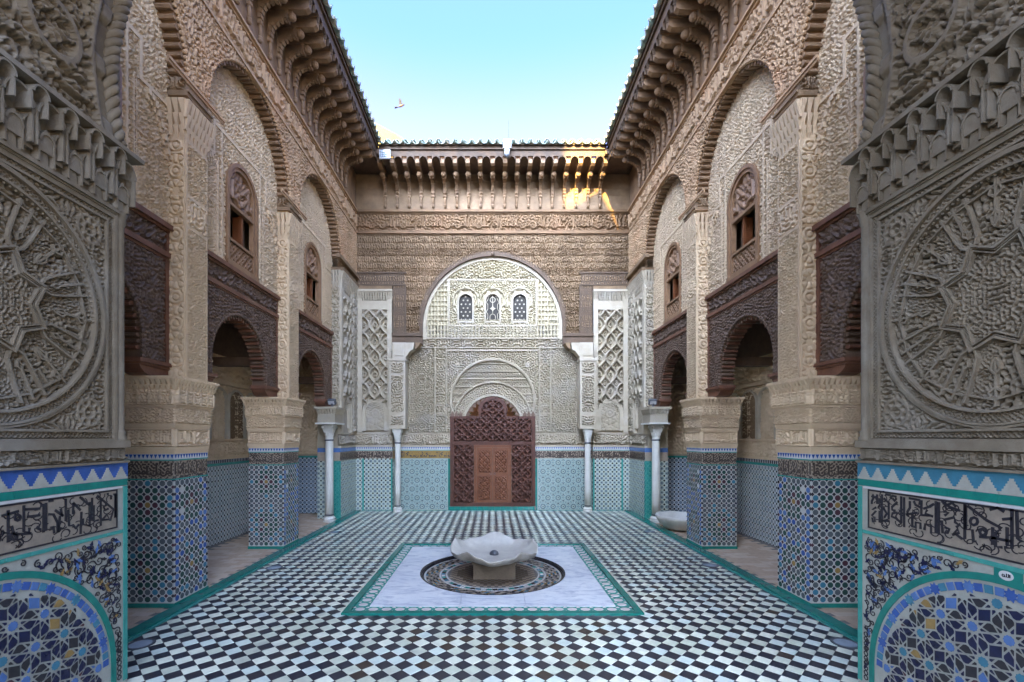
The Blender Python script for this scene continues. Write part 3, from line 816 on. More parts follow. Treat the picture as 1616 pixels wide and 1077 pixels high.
# ------------------------------------------------------------------ upper side walls
def window(yc, parent):
    F = lef(-PX-.2)
    w = MB(); r, sp = .40, 5.20
    w.ring(F, yc, sp, r-.05, r, 0, PI, -.04, .05, 24); w.ring(F, yc, sp, r-.10, r-.05, 0, PI, -.04, .028, 24)
    for sg in (-1, 1):
        a, c = yc+sg*r, yc+sg*(r-.05); w.bar(F, min(a,c), max(a,c), 4.105, sp, -.04, .05)
        a, c = yc+sg*(r-.05), yc+sg*(r-.10); w.bar(F, min(a,c), max(a,c), 4.105, sp, -.04, .028)
    w.bar(F, yc-r, yc+r, 4.10, 4.17, -.04, .06)
    i = r-.10
    w.bar(F, yc-i, yc+i, 4.17, 4.20, -.04, .03); w.bar(F, yc-i, yc+i, 4.455, 4.49, -.04, .035); w.bar(F, yc-i, yc+i, 4.94, 4.98, -.04, .03)
    o = w.obj('window', M['wood_win'], parent)
    relief('carved_tympanum', o, M['wood_win'], F.off(-.03), yc-i, yc+i, 4.98, 5.51, .009, lambda U, V: kufic(U-yc+3, V, 5.0, .42, 31), .022, lambda U, V: (V > sp) & (np.hypot(U-yc, V-sp) > i+.01))
    relief('carved_sill_panel', o, M['wood_win'], F.off(-.03), yc-i, yc+i, 4.20, 4.455, .009, lambda U, V: girih(U-yc, V-4.33, .15, .1), .02)
    b = MB(); b.bar(F, yc+.045, yc+.085, 4.49, 4.94, -.05, -.01); b.bar(F, yc+.085, yc+.12, 4.49, 4.94, -.16, -.03); b.obj('shutter_edge', M['wood_leaf'], o)
    b = MB(); b.bar(F, yc+.125, yc+i, 4.49, 4.94, -.14, -.11); b.obj('shutter', M['wood_dark'], o)
    b = MB(); b.bar(F, yc-i, yc+i, 4.1, 5.55, -.5, -.46); b.obj('dark_window_panel', M['wood_dark'], o)  # dark panel stands in for the unlit room behind the window
    return o
def side_wall():
    w = thing('upper_wall', 'left upper wall of carved plaster with arched wooden windows', 'wall', (-PX-.3, 6.5, 4.1))
    for yc in BAYS:
        F = lef(-PX-.2); r, sp = .40, 5.20
        hole, proj = hole_arch(yc, r-.03, sp, 4)
        def hf(U, V, yc=yc):
            du = np.abs(U-yc)
            fld = np.maximum(arab(U-yc, V-5.74, .26, .26, 1.2, .15), worm(U-yc, V, .034, 12, 4, 6)*.7)
            lowp = np.maximum(arab(du-.88, V, .17, .17), worm(U-yc, V, .032, 3)*.5)
            bord = worm(U-yc, V, .03, 4, 3, 3)
            h = np.where((V < 5.40) & (du > .70), lowp, fld)
            h = np.where((du > .50) & (du < .56) & (V < 5.80), bord, h)
            return np.where(((du > .47) & (du < .50) & (V < 5.80)) | ((du > .56) & (du < .585) & (V < 5.4)), 1, h)
        relief('carved_plaster', w, M['stucco_warm'], F, yc-HB-.1, yc+HB+.1, 4.095, 6.85, .010, hf, .016, hole, proj)
        b = MB(); k = .64
        b.bar(F, yc-k, yc+k, 5.78, 5.82, 0, .035)
        for sg in (-1, 1):
            a, c = yc+sg*k, yc+sg*(k+.035); b.bar(F, min(a,c), max(a,c), 5.42, 5.82, 0, .035)
            a, c = yc+sg*k, yc+sg*HB; b.bar(F, min(a,c), max(a,c), 5.385, 5.42, 0, .036)
            a, c = yc+sg*.60, yc+sg*.615; b.bar(F, min(a,c), max(a,c), 4.11, 5.38, 0, .026)
        b.obj('plaster_moulding', M['stucco_warm'], w)
        window(yc, w)
        G = lef(-PX); b = MB(); arc_steps(b, G, yc, HB-.002, 5.74, 5.76, -.2, -.01, 40, .05); b.ring(G, yc, 5.74, HB-.004, HB+.05, 0, PI, -.2, -.012, 40)
        b.obj('arch_soffit', M['wood_eave'], w)
        b = MB(); n = 60
        for i in range(n):
            a = PI*(i+.5)/n; b.ball(G(yc+(HB+.012)*math.cos(a), 5.74+(HB+.012)*math.sin(a), .010), .026, n=6)
        b.obj('scalloped_edge', M['spandrel'], w)
    F = lef(-PX)
    def hole(U, V): 
        h = np.zeros(U.shape, bool)
        for yc in BAYS+[1.4]: h |= (np.hypot(U-yc, V-5.74) < HB) & (V > 5.7)
        return h
    def proj(U, V):
        U2, V2 = U.copy(), V.copy()
        for yc in BAYS+[1.4]:
            d = np.maximum(np.hypot(U-yc, V-5.74), 1e-6); k = d < HB*1.0001
            U2 = np.where(k, yc+(U-yc)/d*HB, U2); V2 = np.where(k, 5.74+(V-5.74)/d*HB, V2)
        return U2, V2
    relief('carved_spandrel', w, M['spandrel'], F, 2.2, YF+.02, 5.736, 6.80, .010, lambda U, V: np.maximum(worm(U-3.92, V, .052, 15, 8, 9), (np.abs(np.hypot((U-2.66+50.4) % 2.52-1.26, V-6.40)-.12) < .02)*1.0), .018, hole, proj)
    relief('carved_frieze', w, M['spandrel'], F, 2.2, YF+.02, 6.86, 7.27, .013, lambda U, V: kufic(U, V, 6.88, .37, 41), .024)
    b = MB()
    b.bar(F, 2.2, YF, 6.79, 6.83, -.02, .05); b.bar(F, 2.2, YF, 6.83, 6.862, -.02, .028)
    b.bar(F, 2.2, YF, 7.27, 7.30, -.02, .035); b.bar(F, 2.2, YF, 7.30, 7.335, -.02, .07); b.bar(F, 2.2, YF, 7.335, 7.37, -.02, .045)
    b.obj('cornice_moulding', M['spandrel'], w)
    b = MB(); b.bar(F, 2.2, YF+.2, 7.37, 8.28, -.1, 0)
    b.obj('boarding', M['wood_eave'], w)
    b = MB(); b.bar(F, 1.0, YF+.25, 4.1, 8.6, -.9, -.72); b.obj('backing', M['plaster'], w)
    b = MB(); b.bar(F, 1.0, YF+.25, 6.9, 7.0, -.72, -.03); b.bar(F, 1.0, YF+.25, 3.98, 4.09, -.72, -.41); b.obj('floor_deck', M['wood_dark'], w)
    return w
LW = side_wall()
mirror(LW, 'right upper wall of carved plaster with arched wooden windows')

# ------------------------------------------------------------------ bracketed eaves with glazed roof tiles
def bracket_parts(F, u, parent=None):
    """one carved eave bracket at station u along the wall; F: u along, v up, n out"""
    b = MB()
    ax = Fr(F(u, 0, 0), F.n, F.v)                # profile plane: out, up (n = -u or so)
    c = F(u, 0, .06)
    def cyl(v0, v1, r, t=.06, n=8):
        p0, p1 = F(u, v0, t), F(u, v1, t); b.tube([p0, p1], r, n)
    cyl(7.47, 7.66, .026); cyl(7.64, 7.68, .040); cyl(7.44, 7.475, .036); b.ball(F(u, 7.43, .06), .038, n=8)
    o1 = b
    # ribbed arm: curve from the colonnette top outwards
    b2 = MB(); ctl = [(.06,7.68),(.065,7.76),(.08,7.83),(.115,7.895),(.165,7.945),(.225,7.98),(.29,8.0)]
    for i, (t, v) in enumerate(ctl):
        a, q = ctl[max(i-1,0)], ctl[min(i+1,len(ctl)-1)]
        an = math.atan2(q[1]-a[1], q[0]-a[0])
        G = Fr(F(u, v, t), F.n*math.cos(an)+F.v*math.sin(an), -F.n*math.sin(an)+F.v*math.cos(an))
        b2.poly(G, [(-.022,-.028),(.022,-.028),(.026,.026),(-.026,.026)], -.037, .037)
    W2 = Fr(F(u, 0, 0), F.n, F.v)
    b2.poly(W2, [(.03,7.70)] + [(t, v) for t, v in ctl[1:]] + [(.34,8.02),(.40,8.10),(.03,8.10)], -.024, .024)
    b2.ball(F(u, 8.03, .385), .062, n=10, sc=(1,1,1)); b2.poly(W2, [(.30,7.985),(.33,7.965),(.345,8.09),(.30,8.09)], -.058, .058)
    # beam with bevelled nose
    b3 = MB(); b3.poly(W2, [(.0,8.10),(.60,8.10),(.655,8.135),(.655,8.24),(.0,8.24)], -.048, .048)
    b3.poly(W2, [(.38,8.235),(.66,8.235),(.66,8.262),(.38,8.262)], -.072, .072)
    return o1, b2, b3
def eave(F, u0, u1, stations, name, label, tiles_u, slope=.42, front=.74):
    e = thing(name, label, 'roof', tuple(F((u0+u1)/2, 8.3, 0)))
    pr = bracket_parts(F, 0.0)
    ms = [pr[1].mesh('bracket', M['wood_eave'], False), pr[0].mesh('colonnette', M['wood_eave'], True), pr[2].mesh('beam', M['wood_eave'])]
    for u in stations:
        loc = Vector(F.u)*u
        br = link('bracket', ms[0], e, loc=loc)
        link('colonnette', ms[1], br, loc=loc); link('beam_end', ms[2], br, loc=loc)
    # fascia with scalloped openings between the beams
    b = MB(); st = sorted(stations)
    t0, t1 = front-.075, front-.035
    for a, c in zip(st[:-1], st[1:]):
        w = (c-a)/2; m_ = (a+c)/2; r = w-.058; N = 10
        if r <= 0: continue
        arcp = [(m_+r*math.cos(PI*i/N), 8.15+r*math.sin(PI*i/N)*1.25) for i in range(N+1)]
        for i in range(N):
            (p, q), (p2, q2) = arcp[i], arcp[i+1]
            b.poly(F, [(p2, q2), (p, q), (p, 8.40), (p2, 8.40)], t0, t1)
    for a in st: b.bar(F, a-.058, a+.058, 8.264, 8.40, t0, t1)
    for a, c in ((u0, st[0]-.058), (st[-1]+.058, u1)):
        if c > a: b.bar(F, a, c, 8.15, 8.40, t0, t1)
    b.obj('scalloped_fascia', M['wood_fascia'], e)
    b = MB(); b.bar(F, u0, u1, 8.40, 8.425, t0-.02, front+.005); b.bar(F, u0, u1, 8.425, 8.49, t0, front-.015); b.bar(F, u0, u1, 8.49, 8.515, t0, front+.01)
    b.obj('eave_board', M['wood_fascia'], e)
    b = MB(); b.bar(F, u0, u1, 8.245, 8.26, -.1, t0); b.obj('soffit', M['wood_dark'], e)
    # sloping roof deck
    S = Fr(F(0, 8.515, front-.02), F.u, (-F.n*math.cos(slope)+F.v*math.sin(slope)))
    b = MB(); b.poly(S, [(tiles_u[0],0),(tiles_u[1],0),(tiles_u[1],2.3),(tiles_u[0],2.3)], -.03, .0); b.obj('roof_deck', M['roof_clay'], e)
    pan = MB(); cov = MB(); N = 8
    def half(b, r0, r1, up, L0, L1, z):
        vs = []; fs_ = []
        for Lx in (L0, L1):
            for rr in (r0, r1):
                for i in range(N+1):
                    a = PI*i/N; vs.append(S(rr*math.cos(a), Lx, z + (math.sin(a)*rr if up else -math.sin(a)*rr)))
        k = N+1
        for i in range(N):
            fs_ += [(i, i+1, 2*k+i+1, 2*k+i), (k+i+1, k+i, 3*k+i, 3*k+i+1), (i+1, i, k+i, k+i+1)]
        b.add(vs, fs_)
    half(pan, .070, .088, False, -.10, 2.2, .085); half(cov, .05, .066, True, .16, 2.2, .075)
    pm, cm_ = pan.mesh('pan_tile', M['roof'], True), cov.mesh('cover_tile', M['roof'], True)
    n = int((tiles_u[1]-tiles_u[0])/.194)
    for i in range(n):
        u = tiles_u[0]+.1+i*.194
        link('pan_tile', pm, e, loc=Vector(F.u)*u + Vector(F.n)*rg.uniform(-.012, .012))
        if i < n-1: link('cover_tile', cm_, e, loc=Vector(F.u)*(u+.097) + Vector(F.n)*rg.uniform(-.012, .012))
    return e
LE = eave(lef(-PX), 2.2, YF-.70, [10.26-.291*i for i in range(24)], 'bracketed_eave', 'left eave with a row of carved brackets under green roof tiles', (2.3, YF-.70))
mirror(LE, 'right eave with a row of carved brackets under green roof tiles')
FE = eave(far(YF), -PX+.74, PX-.74, [-2.62+.291*i for i in range(19)], 'bracketed_eave', 'far eave over the end wall, its right end in golden sun', (-PX+.74, PX-.74))
# ------------------------------------------------------------------ galleries behind the pillars
def gallery(label):
    w = thing('gallery_wall', label, 'wall', (-4.7, 5.0, 0))
    F = lef(-4.66)
    b = MB(); b.bar(F, -1.2, 11.0, 0, 4.1, -.2, -.006); b.obj('backing', M['plaster'], w)
    b = MB(); b.bar(F, -1.0, 10.8, 0, 1.31, -.006, .004); b.obj('tiled_dado', M['z_wall_y'], w)
    b = MB(); b.bar(F, -1.0, 10.8, 1.312, 1.355, -.006, .012); b.obj('green_band', M['green2'], w)
    b = MB()
    for i in range(150): b.bar(F, 3.0+i*.052, 3.03+i*.052, 1.357, 1.41, -.004, .006)
    b.obj('crenel_tiles', M['navy'], w, kind='stuff')
    b = MB(); b.bar(F, -1.0, 10.8, 1.357, 1.412, -.006, .003); b.obj('white_band', M['white'], w)
    b = MB(); b.bar(F, -1.0, 10.8, 1.414, 1.45, -.006, .02); b.bar(F, -1, 10.8, 1.735, 1.765, -.006, .05); b.bar(F, -1, 10.8, 2.70, 2.74, -.006, .075); b.bar(F, -1, 10.8, 2.74, 2.765, -.006, .055); b.obj('moulding', M['gallery_glow_plaster'], w)
    relief('inscription_panel', w, M['gallery_glow_plaster'], F, 4.6, 10.8, 1.452, 1.733, .012, lambda U, V: kufic(U, V, 1.46, .26, 51), .018)
    def hf(U, V):
        k = np.abs((U+.25) % .53-.265); top = 2.40
        inside = (k < .235) & ((V < top) | (np.hypot(k, (V-top)*1.05) < .235))
        edge = np.abs(np.where(V < top, k, np.hypot(k, (V-top)*1.05))-.24) < .016
        even = (np.floor((U+.25)/.53) % 2) == 0
        return np.where(edge, 1, np.where(inside, np.where(even, worm(U, V, .06, 3, 4, 5)*.8, worm(U, V, .04, 9)*.45), worm(U, V, .05, 6)*.8))
    relief('blind_arcade', w, M['gallery_glow_plaster'], F, 4.6, 10.8, 1.762, 2.698, .014, hf, .022)
    for i in range(12):
        c_ = 4.505+.53*i
        if c_ > 10.5: break
        b = MB(); b.ring(F, c_, 2.40, .225, .255, 0, PI, 0, .065, 20, rv=.95)
        for q_ in (-1, 1): b.bar(F, c_+q_*.24-.015, c_+q_*.24+.015, 1.766, 2.40, 0, .065)
        b.obj('arch_frame', M['plaster'], w)
        if i % 2: relief('carved_infill', w, M['wood_grey'], F.off(.012), c_-.22, c_+.22, 1.77, 2.62, .012, lambda U, V: np.maximum(arab(U-c_, V-1.77, .22, .22, 1.2, .16), worm(U, V, .04, 3)*.6), .022, lambda U, V: (V > 2.40) & (np.hypot(U-c_, (V-2.40)/.95) > .222))
    relief('carved_plaster', w, M['gallery_glow_plaster'], F, 4.6, 10.8, 2.765, 3.2, .02, lambda U, V: worm(U, V, .085, 4), .022)
    b = MB(); b.bar(F, 2.0, 10.8, 3.2, 3.9, -.004, .03); b.obj('wood_panelling', M['wood_dark'], w)
    G = far(10.8)
    b = MB(); b.bar(G, -4.66, -3.40, 0, 1.31, -.2, 0); b.obj('tiled_end_dado', M['z_wall_x'], w)
    b = MB(); b.bar(G, -4.66, -3.40, 1.312, 1.355, -.2, .01); b.obj('green_band', M['green2'], w)
    b = MB(); b.bar(G, -4.66, -3.40, 1.357, 4.0, -.2, -.01); b.obj('end_backing', M['stucco'], w)
    relief('carved_plaster', w, M['gallery_glow_plaster'], G, -4.66, -3.40, 1.39, 3.9, .02, lambda U, V: np.where(V < 1.75, kufic(U+9, V, 1.40, .33, 7), worm(U, V, .08, 4)), .02)
    b = MB(); b.box(-4.9, -3.58, -1.2, 11.0, 3.86, 3.94)
    for i in range(26): b.box(-4.64, -3.6, 2.2+i*.33, 2.3+i*.33, 3.76, 3.862)
    b.obj('ceiling', M['wood_dark'], w)
    for yy in (5.09, 7.61, 10.1):
        b = MB(); b.box(-4.66, -3.66, yy-.08, yy+.08, 2.98, 3.12); b.obj('tie_beam', M['wood_dark'], w)
    b = MB(); b.box(-4.9, -PX-.01, 1.95, 2.15, 0, 6.2); b.obj('near_end', M['plaster'], w)
    return w
GA = gallery('left gallery wall with tiled dado and blind plaster arches')
mirror(GA, 'right gallery wall with tiled dado and blind plaster arches')

# ------------------------------------------------------------------ corner piers, marble columns
def lambrequin(b, F, cu, v, w, rows=4, m=0, t=.03):
    """pointed arch of small hanging teeth"""
    for r_ in range(rows):
        n = 10
        for i in range(n):
            k = (i+.5)/n*2-1
            u = cu+k*w; vv = v - abs(k)**1.1*w*.75 + r_*.055
            b.bar(F, u-.020, u+.020, vv-.028, vv+.012, 0, t*(.4+.35*r_), m)
def niche_panel(parent, F, u0, u1, v0, v1, seed=1, sto='stucco', a=.30):
    """framed lattice panel over a small niche with a toothed arch"""
    w = u1-u0; c = (u0+u1)/2
    vm = v0+.62+w*.25
    relief('lattice_panel', parent, M[sto], F, u0, u1, vm-.12, v1, .013, lambda U, V: sebka(U-c, V-vm, a, a*1.5), .042, lambda U, V: (np.hypot(U-c, (V-vm+.30)) < w*.5) & (V < vm+.3))
    relief('niche_back', parent, M['stucco'], F.off(-.05), u0, u1, v0, vm, .016, lambda U, V: stars(U-c, V, .14)*.8, .012)
    b = MB(); b.ring(F, c, vm-.30, w*.36, w*.5, .05, PI-.05, -.05, .03, 20)
    b.bar(F, u0, u0+w*.13, v0, vm-.28, -.05, .028); b.bar(F, u1-w*.13, u1, v0, vm-.28, -.05, .028)
    b.obj('niche_arch', M['plaster'], parent)
    b = MB(); lambrequin(b, F.off(-.045), c, vm-.20, w*.40, 5, 0, .05); b.obj('niche_teeth', M['plaster'], parent)
def corner(label):
    p = thing('corner_pier', label, 'pier', (-PX-.2, 10.6, 0))
    F = lef(-PX); y0 = 10.05
    b = MB(); b.bar(F, y0, YF, 0, 1.27, -.5, 0); b.obj('tiled_dado', M['z_cor_y'], p)
    b = MB(); b.bar(far(y0), -PX-.5, -PX-.004, 0, 1.27, -.002, .004); b.obj('tiled_face', M['z_far'], p)
    b = MB(); b.bar(F, y0-.004, y0+.045, 0, 1.27, -.3, .006); b.obj('green_edge', M['green2'], p)
    b = MB(); b.bar(F, y0, YF, 1.272, 1.462, -.5, -.004); b.obj('band_core', M['cream_tile'], p)
    relief('inscription_band', p, [M['cream_tile'], M['brownblack']], F, y0, YF, 1.275, 1.46, .012, lambda U, V: kufic(U, V, 1.28, .17, 13), .006, two=.22)
    b = MB(); b.bar(F, y0, YF, 1.464, 1.556, -.5, .004); b.obj('blue_band', M['sky_blue'], p)
    b = MB(); b.bar(F, y0, YF, 1.558, 5.72, -.5, -.05); b.obj('core', M['stucco'], p)
    b = MB(); b.bar(F, y0, YF, 1.558, 1.60, -.05, .012); b.bar(F, y0, YF, 1.86, 1.90, -.05, .012); b.bar(F, y0, y0+.12, 1.90, 5.45, -.05, .03); b.bar(F, y0+.72, y0+.80, 1.90, 5.45, -.05, .03)
    b.bar(F, y0+.12, y0+.72, 4.95, 5.05, -.05, .03); b.bar(F, y0+.8, YF, 1.9, 5.45, -.05, .012)
    b.obj('panel_frame', M['plaster'], p)
    relief('inscription_panel', p, M['stucco'], F.off(-.03), y0, YF, 1.60, 1.86, .012, lambda U, V: kufic(U, V, 1.61, .24, 17), .03)
    relief('carved_strip', p, M['stucco'], F.off(.012), y0+.82, YF, 1.92, 5.4, .014, lambda U, V: stars(U-y0-.95, V, .17), .02)
    niche_panel(p, F.off(-.02), y0+.12, y0+.72, 2.0, 4.95, a=.24)
    G = far(y0)
    b = MB(); b.bar(G, -PX-.26, -PX+.0, 2.33, 5.72, -.3, -.012); b.obj('shaft', M['stucco'], p)
    relief('carved_panel', p, M['stucco'], G.off(-.010), -PX-.2, -PX-.01, 2.34, 5.1, .011, lambda U, V: stars(U+PX+.1, V, .105, 4, -.1, 1.3), .02)
    b = MB()
    for k, (z0, z1, t0, t1) in enumerate(((5.1,5.22,.0,.04),(5.2,5.34,.03,.07),(5.3,5.45,.05,.10))):
        muq_row(b, F, y0-.03*k, YF, 12, z0, z1, t0, t1); muq_row(b, G, -PX-.22, -PX+.02*k, 4, z0, z1, t0, t1)
    b.obj('stalactites', M['plaster'], p)
    b = MB(); b.bar(F, y0-.06, YF, 5.45, 5.52, -.5, .10); b.bar(F, y0, YF, 5.52, 5.735, -.5, .012); b.bar(F, y0-.3, YF, 5.655, 5.735, .012, .10); b.obj('impost', M['wood_grey'], p)
    # impost block over the marble column
    b = MB(); b.box(-PX-.34, -PX+.10, 9.50, 10.04, 2.07, 2.10); b.obj('impost_slab', M['column'], p)
    b = MB(); b.box(-PX-.30, -PX+.06, 9.54, 10.04, 2.10, 2.30); b.box(-PX-.36, -PX+.12, 9.48, 10.04, 2.385, 2.432); b.obj('impost_block', M['stucco'], p)
    b = MB(); G2 = far(9.54); F2 = lef(-PX+.06)
    for (z0, z1, t0, t1) in ((2.28,2.33,.01,.03),(2.325,2.39,.03,.06)): muq_row(b, G2, -PX-.32, -PX+.08, 7, z0, z1, t0, t1); muq_row(b, F2, 9.5, 10.03, 8, z0, z1, t0, t1)
    b.obj('impost_teeth', M['plaster'], p)
    return p
mirror(corner('left far corner pier with latticed plaster panel and tiled dado'), 'right far corner pier with latticed plaster panel and tiled dado')

def column(x, y, r, ztop, label):
    c = thing('marble_column', label, 'column', (x, y, 0), 'slim marble columns at the far end')
    b = MB(); b.lathe((x, y, 0), [(r*1.5,-.004),(r*1.5,.03),(r*1.38,.05),(r*1.5,.075),(r*1.3,.10),(r*1.05,.115)], 24); b.obj('base', M['column'], c, smooth=False)
    zc = ztop-.34
    b = MB(); b.lathe((x, y, 0), [(r*1.02,.10),(r*1.02,.6),(r*.97,zc-.03),(r*.97,zc)], 24); b.obj('shaft', M['column'], c, smooth=True)
    b = MB(); b.lathe((x, y, 0), [(r*.98,.13),(r*1.08,.14),(r*1.08,.155),(r*.98,.165)], 24); b.lathe((x, y, 0), [(r*.98,zc-.01),(r*1.12,zc),(r*1.12,zc+.015),(r*.98,zc+.025)], 24); b.obj('ring', M['metal'], c)
    b = MB(); b.lathe((x, y, 0), [(r*.98,zc+.02),(r*1.0,zc+.15),(r*1.12,zc+.18)], 24)
    for i in range(8):
        a = PI/4*i; G = Fr((x+r*.95*math.cos(a), y+r*.95*math.sin(a), zc+.10), (-math.sin(a), math.cos(a), 0), (0, 0, 1))
        b.poly(G, [(-.3*r,0),(.3*r,0),(.42*r,.09),(0,.14),(-.42*r,.09)], -.005, .014)
    h = r*1.3
    b.add([(x-h*.8,y-h*.8,zc+.16),(x+h*.8,y-h*.8,zc+.16),(x+h*.8,y+h*.8,zc+.16),(x-h*.8,y+h*.8,zc+.16),(x-h*1.15,y-h*1.15,ztop),(x+h*1.15,y-h*1.15,ztop),(x+h*1.15,y+h*1.15,ztop),(x-h*1.15,y+h*1.15,ztop)],
          [(0,3,2,1),(4,5,6,7),(0,1,5,4),(1,2,6,5),(2,3,7,6),(3,0,4,7)])
    for sx_ in (-1,1):
        for sy_ in (-1,1):
            b.ball((x+sx_*h*1.0, y+sy_*h*1.0, ztop-.06), r*.36, n=8)
    b.obj('capital', M['basin'], c)
    return c
column(-PX-.12, 9.72, .084, 2.068, 'white marble column at the outer left, before the gallery end')
column(PX+.12, 9.72, .084, 2.068, 'white marble column at the outer right, beside the pale stone basin')
column(-2.29, 11.0, .070, 1.99, 'slim white marble column left of the wooden door')
column(2.29, 11.0, .070, 1.99, 'slim white marble column right of the wooden door')

# ------------------------------------------------------------------ end wall
ew = thing('end_wall', 'far courtyard wall of pale carved plaster under weathered wood with one great arch', 'wall', (0, YF+.3, 0))
F = far(YF); FM = far(YF+.09)
def fbox(nm, m, rects, kind=None, Fx=F, smooth=False):
    b = MB()
    for r_ in rects: b.bar(Fx, *r_)
    return b.obj(nm, m, ew, kind=kind)
DW = 1.045
fbox('backing', M['plaster'], [(-4.9,-DW,0,8.6,-.5,-.12),(DW,4.9,0,8.6,-.5,-.12),(-DW,DW,2.95,8.6,-.5,-.12)])
for s in (-1, 1):
    def rc(a, c): return (min(s*a, s*c), max(s*a, s*c))
    a, c = rc(2.46, PX)
    fbox('tiled_dado', M['z_far'], [(a, c, 0, 1.27, -.12, 0)])
    fbox('green_edge', M['green2'], [(*rc(2.46, 2.50), 0, 1.27, 0, .006), (*rc(3.16, 3.20), 0, 1.27, 0, .006)])
    a2, c2 = rc(DW+.06, 2.455)
    # rosette dado of the middle bay
    b = MB(); b.bar(FM, a2, c2, 0, 1.27, -.06, 0); b.obj('rosette_dado', mat('pale_zellij_%s' % ('left' if s < 0 else 'right'), (.33,.39,.32), (.26,.32,.26), 12, .25), ew)
    b = MB(); b.bar(FM, *rc(DW, DW+.058), 0, 1.27, -.06, .012); b.obj('green_edge', M['green'], ew)
    b = MB(); pu, pv = .25, .217
    for j in range(-1, 7):
        for i in range(-2, 9):
            u = s*(DW+.2)+s*(i*pu+(j % 2)*pu/2); v = .08+j*pv
            if not (a2+.01 < u < c2-.01) or not (.0 < v < 1.27): continue
            def ok(x, y): return a2+.012 < x < c2-.012 and .012 < y < 1.258
            for (n, r0, r1, mi, gap) in ((1,0,.014,0,0),(12,.042,.060,0,.35),(16,.066,.074,1,.3),(12,.098,.112,1,.6),(24,.118,.124,2,.5)):
                for q_ in range(n):
                    t = 2*PI*q_/n; dt = 2*PI/n*(1-gap)/2
                    if n == 1: pts = [(u+r1*math.cos(k*PI/3), v+r1*math.sin(k*PI/3)) for k in range(6)]
                    else: pts = [(u+r_*math.cos(t+d_), v+r_*math.sin(t+d_)) for r_, d_ in ((r0,-dt),(r1,-dt),(r1,dt),(r0,dt))]
                    if all(ok(*q2) for q2 in pts): b.poly(FM, pts, 0, .0025, mi, False)
            for q_ in range(6):
                t = PI/6+q_*PI/3; x, y = u+.135*math.cos(t), v+.135*math.sin(t)
                if ok(x+.012, y+.012) and ok(x-.012, y-.012): b.poly(FM, [(x-.011,y),(x,y-.011),(x+.011,y),(x,y+.011)], 0, .0025, 0, False)
    b.obj('rosette_tiles', [M['navy'], M['teal'], M['slate']], ew, kind='stuff')
    for (x0, x1, FF_, key) in ((2.46, PX, F, 'x'), (DW, 2.455, FM, 'm')):
        a, c = rc(x0, x1)
        gold = (key == 'm' and s < 0)
        relief('inscription_band', ew, [M['ochre'] if gold else M['cream_tile'], M['brownblack']], FF_.off(.002), a, c, 1.275, 1.46, .012, lambda U, V: kufic(U+5, V, 1.28, .17, 13+s), .006, two=.5 if gold else .22)
        b = MB(); b.bar(FF_, a, c, 1.272, 1.462, -.1, 0); b.obj('band_core', M['cream_tile'], ew)
        b = MB(); b.bar(FF_, a, c, 1.464, 1.556, -.1, .004)
        n = int((c-a)/.045)
        for i in range(n):
            u = a+.02+i*.045; b.poly(FF_.off(.004), [(u,1.548),(u+.018,1.5),(u+.036,1.548)], 0, .002, 1, False)
        b.bar(FF_.off(.004), a, c, 1.468, 1.485, 0, .003, 2)
        b.obj('blue_band', [M['white'], M['blue'], M['green2']], ew)
        b = MB(); b.bar(FF_, a, c, 1.558, 1.60, -.1, .016); b.bar(FF_, a, c, 1.875, 1.91, -.1, .014); b.obj('moulding', M['plaster'], ew)
        relief('inscription_panel', ew, M['plaster'], FF_.off(-.02), a, c, 1.60, 1.875, .013, lambda U, V: kufic(U+2, V, 1.61, .25, 17), .035)
    # pilaster over the slim column
    a, c = rc(2.09, 2.47)
    b = MB(); P_ = far(10.90)
    b.bar(P_, a, c, 1.995, 2.05, -.3, .03); b.bar(P_, a, c, 2.05, 3.62, -.38, 0); b.bar(P_, a-.02, c+.02, 3.62, 3.68, -.38, .03); b.obj('pilaster', M['plaster'], ew)
    for v0, v1 in ((2.09,2.32),(2.40,3.28),(3.34,3.58)):
        relief('pilaster_panel', ew, M['stucco'], P_.off(-.006), a+.04, c-.04, v0, v1, .012, lambda U, V: np.maximum(worm(U-(a+c)/2, V, .06, 3, 2.7, 5), 0), .022)
    b = MB(); a, c = rc(2.08, 2.40); b.bar(P_, a, c, 3.68, 4.06, -.38, 0); 
    a3, c3 = rc(2.13, 2.35); b.bar(P_, a3, c3, 3.74, 4.0, 0, .018)
    pts = [(s*2.08, 4.06), (s*2.08, 3.72), (s*2.02, 3.80), (s*1.98, 3.86), (s*1.90, 3.90), (s*1.88, 4.06)]
    b.poly(P_, pts if s < 0 else pts[::-1], -.3, -.02); b.obj('plaster_bracket', M['plaster'], ew)
    b = MB(); pts = [(s*1.86, 4.06), (s*1.86, 3.90), (s*1.80, 3.94), (s*1.76, 4.0), (s*1.73, 4.06)]
    b.poly(P_, pts if s < 0 else pts[::-1], -.3, -.02); b.obj('wood_corbel', M['wood_grey'], ew)
    # corner panels
    a, c = rc(2.50, 3.28)
    b = MB(); b.bar(F, a, c, 4.92, 5.06, -.1, .027); b.bar(F, *rc(2.47, 2.58), 1.91, 5.35, -.1, .03); b.bar(F, *rc(3.20, 3.34), 1.91, 5.35, -.1, .03); b.bar(F, a, c, 5.06, 5.14, -.097, .015)
    b.obj('panel_frame', M['plaster'], ew)
    b = MB(); muq_row(b, F, a-.04, c+.06, 14, 5.14, 5.24, .02, .05); muq_row(b, F, a-.04, c+.06, 14, 5.22, 5.35, .04, .09); b.bar(F, a-.04, c+.06, 5.35, 5.40, -.1, .10); b.obj('stalactites', M['plaster'], ew)
    niche_panel(ew, F.off(-.02), *rc(2.58, 3.20), 1.95, 4.92, a=.27)
    b = MB(); b.bar(F, *rc(2.46, PX), 5.40, 5.50, -.1, .05); b.obj('wood_rail', M['wood_grey'], ew)
